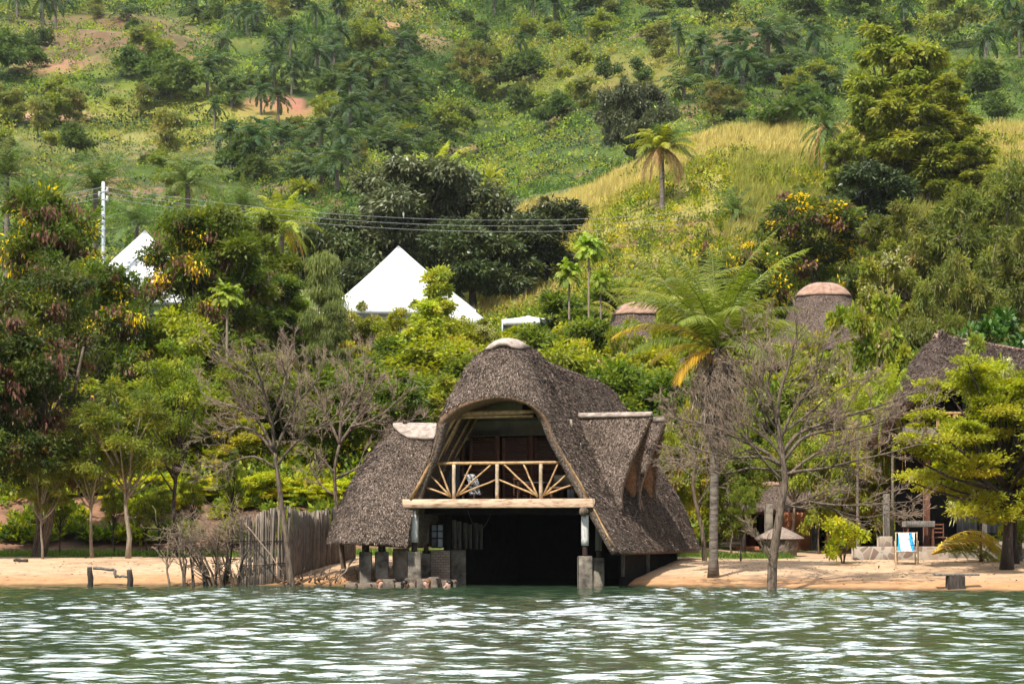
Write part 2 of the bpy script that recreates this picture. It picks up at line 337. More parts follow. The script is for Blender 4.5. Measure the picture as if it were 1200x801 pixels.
def terrain():
    ys = np.concatenate([np.arange(48, 84, .22), np.arange(84, 200, .7), np.arange(200, 480, 1.6), np.arange(480, 1300, 12)])
    ts = np.concatenate([-np.geomspace(1.3, .30, 24), np.arange(-.29, .291, .0016), np.geomspace(.30, 1.3, 24)])
    Y, T = np.meshgrid(ys, ts, indexing='ij'); X = Y * T
    Z = ground(X, Y)
    PX = T * F + 600; PY = HY - (Z - CAMZ) * F / Y
    n1 = fbm(X / 9, Y / 9, 21, 5); n2 = fbm(X / 28, Y / 28, 22, 4); n3 = fbm(X / 2.2, Y / 2.2, 23, 4); n4 = fbm(X * 1.5, Y * 1.5, 24, 3)
    def mixc(C, c, w): return C * (1 - w[..., None]) + np.array(c) * w[..., None]
    n5 = fbm(X / 4.5, Y / 4.5, 25, 4); C = np.zeros(X.shape + (3,)) + np.array((.07, .11, .02))
    C = mixc(C, (.14, .18, .03), sstep(-.15, .35, n2)); C = mixc(C, (.05, .08, .022), sstep(.0, .4, n1))
    C = mixc(C, (.27, .21, .085), sstep(.25, .55, n3 + n2 * .4) * .45); C = mixc(C, (.035, .055, .015), sstep(.05, .35, n5))  # last mix: fine dark mottling painted in as shadow between the scrub
    C = mixc(C, (.24, .14, .085), sstep(.28, .5, n1 * .6 - n2 * .5 + n3 * .4) * .8)
    def blob(px, py, rx, ry, c, s=.25, a=1.):
        d = np.sqrt(((PX - px) / rx) ** 2 + ((PY - py) / ry) ** 2) + n1 * .5 + n3 * .25
        return mixc(C, c, sstep(1 + s, 1 - s, d) * a * (Y > 180))
    C = blob(120, 45, 120, 26, (.21, .115, .075), .6, .7); C = blob(200, 62, 50, 12, (.23, .115, .08), .5, .6)
    C = blob(322, 128, 50, 19, (.33, .155, .105), .1); C = blob(60, 137, 60, 6, (.42, .26, .17), .3)
    C = blob(450, 22, 26, 26, (.40, .22, .13), .5, .8); C = blob(480, 50, 40, 14, (.32, .2, .11), .5, .7)
    C = blob(745, 90, 100, 28, (.19, .17, .045), .4, .8); C = blob(60, 75, 40, 10, (.42, .2, .14), .4, .6)
    C = blob(240, 140, 130, 22, (.25, .24, .05), .4, .8); C = blob(160, 170, 150, 14, (.26, .22, .09), .5, .6); C = blob(620, 105, 70, 20, (.13, .16, .03), .4, .7)
    C = blob(860, 60, 40, 20, (.22, .13, .08), .4, .6)
    # the grassy knoll
    kn = sstep(520, 600, PX) * sstep(138, 146, Y) * (1 - sstep(212, 226, Y))
    C = mixc(C, (.33, .28, .085), kn * .85); C = mixc(C, (.2, .12, .07), kn * sstep(670, 700, PX) * sstep(.0, .3, n1) * (1 - sstep(158, 166, Y)))
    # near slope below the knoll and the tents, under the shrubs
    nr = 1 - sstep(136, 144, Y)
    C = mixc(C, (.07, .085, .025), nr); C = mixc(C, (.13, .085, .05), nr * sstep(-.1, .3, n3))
    # bank behind the beach
    bk = sstep(70.3, 71.2, Y + n3 * .8) * (1 - sstep(77, 79, Y)) * (X < 3)
    C = mixc(C, (.25, .135, .085), bk); C = mixc(C, (.12, .075, .05), bk * sstep(.0, .3, n3 + n4 * .5))
    # beach
    sd = (1 - sstep(70.0, 70.6, Y + n3 * .5)) * (X < 3) + (X >= 3) * (1 - sstep(78, 79, Y + n3))
    C = mixc(C, (.52, .355, .225), sd); C = mixc(C, (.40, .265, .165), sd * sstep(-.05, .35, n4 * .7 + n3 * .5))
    gs = ((1 - sstep(1.1, 1.5, np.abs(Y - 69.3) + n3 * .5)) * (X < -2.5) + (1 - sstep(1.0, 1.6, np.abs(Y - 71.5) + n3 * .4)) * (X > 5) * (X < 10.2))
    C = mixc(C, (.10, .15, .025), np.clip(gs, 0, 1) * .9)
    C = mixc(C, (.46, .26, .13), sd * (1 - sstep(.16, .34, Z + .07 * n4 + .05 * n3)))
    C = mixc(C, (.10, .075, .04), sd * (1 - sstep(.0, .09, Z + .03 * n4)))
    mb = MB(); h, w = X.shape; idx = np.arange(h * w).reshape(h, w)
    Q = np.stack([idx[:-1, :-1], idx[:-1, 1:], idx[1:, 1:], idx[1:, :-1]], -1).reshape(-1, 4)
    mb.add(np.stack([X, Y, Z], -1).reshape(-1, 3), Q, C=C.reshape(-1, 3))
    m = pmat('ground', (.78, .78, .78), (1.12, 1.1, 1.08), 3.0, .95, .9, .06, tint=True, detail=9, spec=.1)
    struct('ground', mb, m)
terrain()
def lake():
    xs = np.concatenate([-np.geomspace(900, 20.5, 26), np.arange(-20, 20.01, .075), np.geomspace(20.5, 900, 26)])
    ys = np.concatenate([-np.geomspace(300, 2, 14), np.linspace(0, 15.5, 30), np.arange(16, 60, .075), np.arange(60, 72, .3)])
    X, Y = np.meshgrid(xs, ys)
    rng = np.random.default_rng(4); Z = np.zeros_like(X)
    nw = 72
    lam = np.exp(rng.uniform(math.log(.22), math.log(1.4), nw)); th = rng.normal(0, .5, nw); ph = rng.uniform(0, 6.28, nw)
    WX = X + .5 * fbm(X * .35, Y * .35, 31, 2); WY = Y + .5 * fbm(X * .35, Y * .35, 32, 2)
    env = 1 + .55 * fbm(X * .16, Y * .09, 33, 3)
    for l, a, p in zip(lam, th, ph):
        k = 2 * math.pi / l; s = WATER_SLOPE / math.sqrt(nw / 2) * min(1, (l / .5) ** .3)
        q = k * (WX * math.sin(a) + WY * math.cos(a)) + p
        Z += s / k * np.sin(q) * np.where(l < .8, env, 1)
    far = np.minimum(1, np.minimum(sstep(40, 19.5, np.abs(X)), sstep(13, 17, Y)))
    Z *= far * (1 - .6 * sstep(56, 60, Y))
    mb = MB(); h, w = X.shape; idx = np.arange(h * w).reshape(h, w)
    Q = np.stack([idx[:-1, :-1], idx[:-1, 1:], idx[1:, 1:], idx[1:, :-1]], -1).reshape(-1, 4)
    mb.add(np.stack([X, Y, Z], -1).reshape(-1, 3), Q)
    m, t, b = nodes('lake_water')
    b.inputs['Base Color'].default_value = (.032, .060, .030, 1); b.inputs['Roughness'].default_value = .07
    b.inputs['IOR'].default_value = 1.4; b.inputs['Specular IOR Level'].default_value = .6
    co = N(t, 'TexCoord'); mpg = N(t, 'Mapping'); mpg.inputs['Scale'].default_value = (1.6, 4.5, 1)
    n1 = N(t, 'TexNoise', Scale=1.6, Detail=3); t.links.new(co.outputs['Object'], mpg.inputs[0]); t.links.new(mpg.outputs[0], n1.inputs['Vector'])
    bump(t, b, n1.outputs[0], .42, .035)
    struct('lake_water', mb, m)
WATER_SLOPE = .125
lake()
# ------------------------------------------------------------------ haze: the air over the lake and the hillside
def haze():
    mb = MB(); box(mb, -1600, 1600, -330, 1330, -5.5, 420)
    m = bpy.data.materials.new('haze'); m.use_nodes = True; t = m.node_tree; t.nodes.clear()
    o = N(t, 'OutputMaterial'); v = N(t, 'VolumePrincipled'); v.inputs['Density'].default_value = HAZE
    v.inputs['Color'].default_value = (.95, .97, 1, 1); v.inputs['Anisotropy'].default_value = .3
    t.links.new(v.outputs[0], o.inputs['Volume'])
    tag(obj('haze', mb, m), kind='stuff')
HAZE = .00006
haze()
# ------------------------------------------------------------------ plants
LEAF = np.array((1.72, 1.45, .95))
def palc(rng, pal, n, jit=.18):
    """n colours drawn from a weighted palette, each leaf a little different"""
    c = np.array([p[:3] for p in pal], float); w = np.array([p[3] for p in pal], float); w /= w.sum()
    i = rng.choice(len(pal), n, p=w)
    return LEAF * c[i] * rng.uniform(1 - jit, 1 + jit, (n, 1)) * rng.uniform(1 - jit * .4, 1 + jit * .4, (n, 3))
G_MID = [(.055, .095, .018, 3), (.085, .13, .022, 3), (.035, .065, .016, 2)]
G_LIGHT = [(.13, .18, .025, 3), (.19, .235, .04, 2), (.075, .12, .02, 3)]
G_YEL = [(.20, .23, .03, 3), (.27, .26, .04, 1.5), (.11, .16, .02, 3)]
G_BRIGHT = [(.17, .26, .025, 3), (.24, .30, .03, 2), (.09, .17, .02, 2), (.32, .26, .03, .4)]
G_DARK = [(.022, .045, .014, 3), (.035, .065, .018, 3), (.05, .08, .02, 1.5)]
G_MANGO = [(.028, .05, .022, 3), (.045, .072, .03, 3), (.07, .095, .045, 1.2)]
G_OLIVE = [(.095, .125, .035, 3), (.14, .165, .05, 2), (.06, .085, .025, 3), (.22, .19, .10, .5)]
G_FEATH = [(.10, .145, .03, 3), (.06, .10, .025, 3), (.15, .18, .04, 1.5)]
G_BLUE = [(.04, .085, .035, 3), (.055, .11, .042, 2), (.03, .06, .03, 2)]
BROWN = (.21, .105, .065); YELLOW = (.85, .62, .02); CREAM = (.5, .47, .25); ORANGE = (.55, .25, .05)
def gen_tree(seed, H, Wd, base=.3, lobes=9, clumps=12, nl=22000, ll=.2, lw=.09, pal=G_MID, cr_=.5, flat=.65, droop=.2, extra=None, tr=.12, lean=0,
             dense=1., pend=None, stems=1, top=.0, sh=1., twigs=True, vis=0):
    """returns (wood MB, leaf MB). extra=(colour, share of clumps); sh: lobe radius factor"""
    rng = np.random.default_rng(seed); z0 = H * base; ch = H - z0; rx = Wd / 2
    # lobes: sub-crowns inside an egg
    L = []; tries = 0
    while len(L) < lobes and tries < 4000:
        tries += 1
        v = rng.normal(size=3); v /= np.linalg.norm(v); r = rng.uniform(.25, .8) ** .7
        u = v * r; zz = (u[2] + 1) / 2
        wid = (1 - top * zz)
        p = np.array([u[0] * rx * wid, u[1] * rx * wid, z0 + zz * ch])
        lr = rng.uniform(.3, .5) * rx * sh * (wid ** .5)
        lr = min(lr, ch * .35)
        p[2] = min(max(p[2], z0 + lr * .55), H - lr * .8)
        if all(np.linalg.norm(p - q) > .55 * (lr + s) * .9 for q, s in L): L.append((p, lr))
    P = []; Ncl = []; K = []
    for i, (p, lr) in enumerate(L):
        n = max(3, int(clumps * (lr / (.4 * rx)) ** 2))
        v = unit(rng.normal(size=(n, 3)) * (1, 1, .9)); v[:, 2] = np.where(v[:, 2] < -.35, -v[:, 2] * .6, v[:, 2])
        q = p + v * lr * rng.uniform(.5, 1.08, (n, 1)) * (1, 1, .85)
        P.append(q); Ncl.append(v); K.append(np.full(n, i))
    P = np.concatenate(P); V = np.concatenate(Ncl); K = np.concatenate(K); nc = len(P)
    # leaves
    per = np.maximum(4, (nl / nc * rng.uniform(.5, 1.5, nc)).astype(int)); ci = np.repeat(np.arange(nc), per); n = len(ci)
    cs = cr_ * rng.uniform(.6, 1.35, nc)
    off = rng.normal(size=(n, 3)) * .5 * cs[ci][:, None] * (1, 1, flat)
    c = P[ci] + off
    D = unit(off) * .7 + V[ci] * .5 + rng.normal(size=(n, 3)) * .45; D[:, 2] -= droop
    Nn = rng.normal(size=(n, 3)) * .55 + V[ci] * .4 + np.array((0, 0, .7))
    if pend is not None: D = D * .25 + np.array((0, 0, -1.)); Nn = rng.normal(size=(n, 3)) * (1, 1, .2)
    clc = palc(rng, pal, nc, .2); C = clc[ci] * .55 + palc(rng, pal, n, .25) * .45
    LLn = ll * rng.uniform(.6, 1.3, n); LWn = lw * rng.uniform(.7, 1.3, n)
    if extra:
        for e in (extra if isinstance(extra, list) else [extra]):
            col, sh_ = e[0], e[1]; size = e[2] if len(e) > 2 else 1.
            ok = rng.random(nc) < sh_ * np.where(V[:, 2] > -.1, 1.3, .5)
            m = ok[ci] & (rng.random(n) < (e[3] if len(e) > 3 else .75))
            C[m] = np.array(col) * rng.uniform(.7, 1.3, (m.sum(), 1)); LLn[m] *= size
            if col == BROWN: D[m] = D[m] * .4 + np.array((0, 0, -.8))
    lv = MB(); leaves(lv, c, D, Nn, LLn, LWn, C)
    # wood
    wd = MB(); TR = tr
    fork = z0 + ch * .1
    tips = []
    for s in range(stems):
        a0 = rng.uniform(0, 6.28); o = np.array([math.cos(a0), math.sin(a0), 0]) * (0 if stems == 1 else tr * 1.6)
        topz = z0 + ch * .62
        k = 7; t = np.linspace(0, 1, k)[:, None]
        dirn = np.array([lean, rng.uniform(-.1, .1) * H, 0]) + (o * rng.uniform(4, 9) if stems > 1 else 0)
        tp = o + np.array([0, 0, 1.]) * topz * t + dirn * t ** 1.5 + rng.normal(0, .012 * H, (k, 3)) * (t > 0.05) * (1, 1, 0)
        tubes(wd, tp, TR * (1.25 - .95 * t[:, 0]) * np.where(t[:, 0] < .05, 1.3, 1), 7, (.5, .5, .5)); tips.append(tp)
    segs = []; rad = []
    for i, (p, lr) in enumerate(L):
        tp = tips[i % len(tips)]; f = min(max((p[2] - fork) / max(ch, .1) * .5 + .35, .3), .98); ff = f * (len(tp) - 1); a = int(min(ff, len(tp) - 2)); s0 = tp[a] + (tp[a + 1] - tp[a]) * (ff - a)
        mid = (s0 + p) / 2 + np.array((0, 0, -.1 * np.linalg.norm(p - s0))) + rng.normal(0, .06 * np.linalg.norm(p - s0), 3)
        tt = np.linspace(0, 1, 5)[:, None]; q = s0 * (1 - tt) ** 2 + 2 * mid * tt * (1 - tt) + p * tt ** 2
        segs.append(q); rad.append(np.linspace(TR * .5, TR * .14, 5))
        js = np.where(K == i)[0]
        if twigs:
            for j in js[:14]:
                tt = np.linspace(0, 1, 5)[:, None]; mid = (p + P[j]) / 2 + rng.normal(0, .1 * lr, 3); q = p * (1 - tt) ** 2 + 2 * mid * tt * (1 - tt) + P[j] * tt ** 2
                segs.append(q); rad.append(np.linspace(TR * .16, TR * .05, 5))
    tubes(wd, segs, rad, 5)
    return wd, lv
def gen_palm(seed, th, tr, nf=24, fl=4., ll=.7, pairs=34, wdt=.045, pal=G_MID, up=75, down=-35, curve=1.1, dead=0, deadc=(.22, .16, .12), lean=0, colr=None, bulge=0, stiff=.0, azi=None, skirt=(0.8, 1.), yel=0):
    rng = np.random.default_rng(seed)
    tk = MB(); k = 14; t = np.linspace(0, 1, k)[:, None]
    P = np.concatenate([lean * t ** 1.6, .05 * lean * t, th * t], 1)
    rr = tr * (1 - .3 * t[:, 0]) * (1 + bulge * np.exp(-((t[:, 0] - 1) / .12) ** 2)) * np.where(t[:, 0] < .04, 1.35, 1)
    tubes(tk, P, rr * (1 + .05 * rng.normal(size=k)), 10)
    tip = P[-1]
    def fr(mb, az, el, L, pal_, cv, limp=0, wscale=1., npair=None, leafl=ll):
        m = 14; s = np.linspace(0, 1, m); e = R(el) - cv * s ** 1.4 * R(90) * 1.0
        e = np.maximum(e, R(-86)); sway = az + rng.normal(0, .25) * s
        d = np.stack([np.cos(e) * np.cos(sway), np.cos(e) * np.sin(sway), np.sin(e)], 1); Q = tip + np.concatenate([[[0, 0, 0]], np.cumsum(d[:-1] * L / (m - 1), 0)])
        col = palc(rng, pal_, 1, .2)[0]
        tubes(mb, Q, np.linspace(.035, .008, m) * (fl / 4) ** .5, 4, col * 1.1 + .02)
        npr = npair or pairs; sp = np.linspace(.12, .995, npr); ps = np.stack([np.interp(sp, s, Q[:, a]) for a in range(3)], 1); ds = unit(np.stack([np.interp(sp, s, d[:, a]) for a in range(3)], 1))
        sd = unit(np.cross(ds, np.array((0, 0, 1.)) + rng.normal(0, .05, 3))); upv = np.cross(sd, ds)
        twist = rng.normal(0, .35)
        for sg in (-1, 1):
            lp = leafl * np.sin(np.clip(sp * .93 + .1, 0, 1) * np.pi) ** .55 * rng.uniform(.8, 1.1, npr)
            hang = .25 + limp + rng.normal(0, .14, npr) + .25 * sp
            D = sd * sg + ds * .55 + upv * (.25 - twist * sg * .5)[None] if False else sd * sg + ds * (.5 + .5 * sp[:, None]) + upv * (.2 + twist * sg * .4)
            D = unit(D); D[:, 2] -= hang; D = unit(D)
            cc = col * rng.uniform(.75, 1.25, (npr, 1))
            w_ = wdt * wscale; S = unit(np.cross(D, upv + rng.normal(0, .3, (npr, 3))))
            a = ps; b_ = ps + D * lp[:, None] * .5; D2 = D.copy(); D2[:, 2] -= .35 + limp; D2 = unit(D2); c_ = b_ + D2 * lp[:, None] * .5
            Vv = np.stack([a + S * w_ * .3, a - S * w_ * .3, b_ - S * w_ * .5, b_ + S * w_ * .5, c_], 1); n = npr
            ix = np.arange(n) * 5
            mb.add(Vv.reshape(-1, 3), np.stack([ix, ix + 1, ix + 2, ix + 3], 1), np.stack([ix + 3, ix + 2, ix + 4], 1), np.repeat(cc, 5, 0))
    cw = MB(); ga = rng.uniform(0, 6)
    for i in range(nf):
        f = (i + .5) / nf; az = ga + i * 2.39996 + rng.normal(0, .12) if azi is None else azi[i % len(azi)] + rng.normal(0, .08)
        el = up + (down - up) * f ** .85 + rng.normal(0, 5)
        p = pal if not (yel and f > 1 - yel) else [(.55, .36, .04, 2), (.42, .33, .06, 1)]
        fr(cw, az, el, fl * rng.uniform(.8, 1.1) * (.75 + .35 * math.sin(f * 2.6)), p, curve * rng.uniform(.8, 1.2), stiff)
    dd = None
    if dead:
        dd = MB()
        for i in range(dead): fr(dd, rng.uniform(0, 6.28), rng.uniform(-45, 12), fl * rng.uniform(*skirt), [(*deadc, 1)], 1.0, .5, 1., max(10, pairs // 2), ll * .6)
    return tk, cw, dd
def branch(rng, out, p, d, L, r, depth, up=.1, k=6, wig=.18, nch=(4, 7), ang=(25, 60), ratio=.62, minr=.006, flatten=1.):
    d = unit(d); P = [p]; dd = d.copy()
    for i in range(k - 1):
        dd = unit(dd + rng.normal(0, wig, 3) + np.array((0, 0, up * .3))); P.append(P[-1] + dd * L / (k - 1))
    P = np.array(P); rr = np.linspace(r, max(r * .3, minr), k); out.setdefault(depth, []).append((P, rr))
    if depth == 0: return
    for c in range(rng.integers(*nch)):
        f = rng.uniform(.2, 1.); ff = f * (k - 1); a = min(int(ff), k - 2); q = P[a] + (P[a + 1] - P[a]) * (ff - a); td = unit(P[a + 1] - P[a])
        s = unit(np.cross(td, rng.normal(size=3))); s[2] *= flatten; an = R(rng.uniform(*ang)); nd = td * math.cos(an) + unit(s) * math.sin(an); nd[2] += up * .5
        branch(rng, out, q, nd, L * ratio * rng.uniform(.6, 1.15) * (1.1 - .45 * f), max((r + (rr[-1] - r) * f) * .6, minr), depth - 1, up, k, wig, nch, ang, ratio, minr, flatten)
def bare_mb(out, cols=(.5, .5, .5)):
    tw = MB(); mb = MB()
    mx = max(out)
    for dpt, L in out.items():
        P = np.array([a for a, b in L]); Rr = np.array([b for a, b in L])
        tubes(mb if dpt >= mx - 0 else tw, P, Rr, 8 if dpt >= mx else (5 if dpt > 0 else 3), cap=dpt > 0)
    return mb, tw
PROTO = {}
def proto_tree(key, wd, lv, wmat, lmat, name, extra=None):
    PROTO[key] = dict(parts=[(n_, mb.mesh(n_, smooth=sm), mt) for n_, mb, mt, sm in [('trunk', wd, wmat, True), ('crown', lv, lmat, False)] + (extra or []) if mb is not None and mb.n], name=name)
    for n_, me, mt in PROTO[key]['parts']: me.materials.append(mt)
def place(key, x, y, z, label, cat='tree', group=None, s=(1, 1, 1), rz=0, name=None):
    p = PROTO[key]; e = empty(name or p['name'], (x, y, z), label, cat, group); e.scale = s; e.rotation_euler = (0, 0, rz)
    for n_, me, mt in p['parts']:
        o = bpy.data.objects.new(n_, me); COL.objects.link(o); o.parent = e
    return e
def place1(key, x, y, z, label, cat='bush', group=None, s=(1, 1, 1), rz=0, name=None):
    """a plant too small in the photograph to show its parts: one mesh"""
    p = PROTO[key]; me = p['parts'][-1][1]
    o = bpy.data.objects.new(name or p['name'], me); COL.objects.link(o); o.location = (x, y, z); o.scale = s; o.rotation_euler = (0, 0, rz)
    return tag(o, label, cat, group)
# ------------------------------------------------------------------ thatch
def thatch_part(name, G, parent, thick=.26, straw=900, mat=None, rough=.035, flip=False, sl=(.06, .14), seed=1, tint=1.0, closed=False):
    """G (m,n,3): a grid over the outer face of a roof; gives it a rough outer face, thickness, rims and cut straw ends"""
    rng = np.random.default_rng(seed); m, n, _ = G.shape
    du = np.gradient(G, axis=1); dv = np.gradient(G, axis=0); Nn = unit(np.cross(du, dv))
    if flip: Nn = -Nn
    nz_ = (fbm(G[..., 0] * 3.1 + G[..., 2] * 1.7, G[..., 1] * 3 + G[..., 2] * 2.3, seed, 4) * rough + fbm(G[..., 0] * .7 + G[..., 2], G[..., 1] * .8, seed + 3, 3) * rough * 1.4)
    O = G + Nn * nz_[..., None]; I = G - Nn * thick
    mb = MB(); idx = np.arange(m * n).reshape(m, n)
    Q = np.stack([idx[:-1, :-1], idx[:-1, 1:], idx[1:, 1:], idx[1:, :-1]], -1).reshape(-1, 4)
    if flip: Q = Q[:, ::-1]
    ring = np.concatenate([idx[0, :-1], idx[:-1, -1], idx[-1, :0:-1], idx[:0:-1, 0]])
    r2 = np.roll(ring, -1); K = m * n
    S = np.stack([ring, ring + K, r2 + K, r2], 1)
    mb.add(np.concatenate([O.reshape(-1, 3), I.reshape(-1, 3)]), np.concatenate([Q, Q[:, ::-1] + K, S if not flip else S[:, ::-1]]), C=(tint, tint, tint))
    a = np.linalg.norm(np.cross(O[1:, :-1] - O[:-1, :-1], O[:-1, 1:] - O[:-1, :-1]), axis=-1); pr = (a / a.sum()).ravel()
    ns = int(a.sum() * straw * 1.5); c = rng.choice(len(pr), ns, p=pr); i, j = np.divmod(c, n - 1); u = rng.random((ns, 1)); v = rng.random((ns, 1))
    P = O[i, j] * (1 - u) * (1 - v) + O[i + 1, j] * u * (1 - v) + O[i, j + 1] * (1 - u) * v + O[i + 1, j + 1] * u * v; nn = Nn[i, j]
    dn = unit(np.array((0, 0, -1.)) + nn * nn[:, 2:3] + rng.normal(0, .25, (ns, 3))); D = unit(dn + nn * rng.uniform(.12, .5, (ns, 1)))
    br = rng.choice([.4, .9, 1.5, 2.3], ns, p=[.3, .35, .25, .1])[:, None] * rng.uniform(.8, 1.2, (ns, 1)) * tint
    leaves(mb, P - nn * .01, D, nn + rng.normal(0, .2, (ns, 3)), rng.uniform(*sl, ns), rng.uniform(.012, .028, ns), np.repeat(br, 3, 1))
    return obj(name, mb, mat or M['thatch'], parent)
def shell(mb, G, thick, flip=False, C=(.5, .5, .5)):
    m, n, _ = G.shape; Nn = unit(np.cross(np.gradient(G, axis=1), np.gradient(G, axis=0)))
    if flip: Nn = -Nn
    I = G - Nn * thick; idx = np.arange(m * n).reshape(m, n); K = m * n
    Q = np.stack([idx[:-1, :-1], idx[:-1, 1:], idx[1:, 1:], idx[1:, :-1]], -1).reshape(-1, 4)
    ring = np.concatenate([idx[0, :-1], idx[:-1, -1], idx[-1, :0:-1], idx[:0:-1, 0]]); r2 = np.roll(ring, -1)
    mb.add(np.concatenate([G.reshape(-1, 3), I.reshape(-1, 3)]), np.concatenate([Q, Q[:, ::-1] + K, np.stack([ring, ring + K, r2 + K, r2], 1)]), C=C)
def hip_roof(name, A, B, prof, parent, capr=.5, seed=3, thick=.25, straw=700, mat=None, capmat=None, a0=-90, sweep=None, ex=1.0):
    """stadium-shaped thatch: ridge from A to B (world points), prof = [(run, drop)]"""
    A = np.array(A, float); B = np.array(B, float); ax = B - A; ax[2] = 0; Ln = np.linalg.norm(ax)
    base = math.atan2(ax[1], ax[0]) if Ln > 1e-6 else 0
    an = []; anc = []
    for t in np.linspace(-math.pi / 2, math.pi / 2, 26): an.append(base + t); anc.append(B)
    for f in np.linspace(0, 1, 9)[1:-1]:
        if Ln > .05: an.append(base + math.pi / 2); anc.append(B + (A - B) * f)
    for t in np.linspace(math.pi / 2, 3 * math.pi / 2, 26)[(1 if Ln < .05 else 0):]: an.append(base + t); anc.append(A)
    for f in np.linspace(0, 1, 9)[1:-1]:
        if Ln > .05: an.append(base + 3 * math.pi / 2); anc.append(A + (B - A) * f)
    an.append(an[0]); anc.append(anc[0])
    an = np.array(an); anc = np.array(anc); D = np.stack([np.cos(an), np.sin(an), 0 * an], 1)
    pf = cr(np.array(prof, float), 30)
    G = anc[None] + D[None] * pf[:, 0, None, None] + np.array((0, 0, -1.)) * pf[:, 1, None, None]
    r = thatch_part(name, G, parent, thick, straw, mat, seed=seed, flip=True)
    if capr:
        k = max(3, int(np.argmax(pf[:, 0] > capr))); q = np.concatenate([[[0, pf[0, 1]]], pf[:k + 1]])
        C = anc[None] + D[None] * (q[:, 0, None, None] + .09) + np.array((0, 0, -1.)) * (q[:, 1, None, None] - .07)
        C = C + (fbm(C[..., 0] * 2, C[..., 1] * 2 + C[..., 2] * 2, 9, 3) * .03)[..., None]
        mb = MB(); shell(mb, C, .1, flip=True); obj('ridge_cap', mb, capmat or M['plaster'], r, True)
    return r
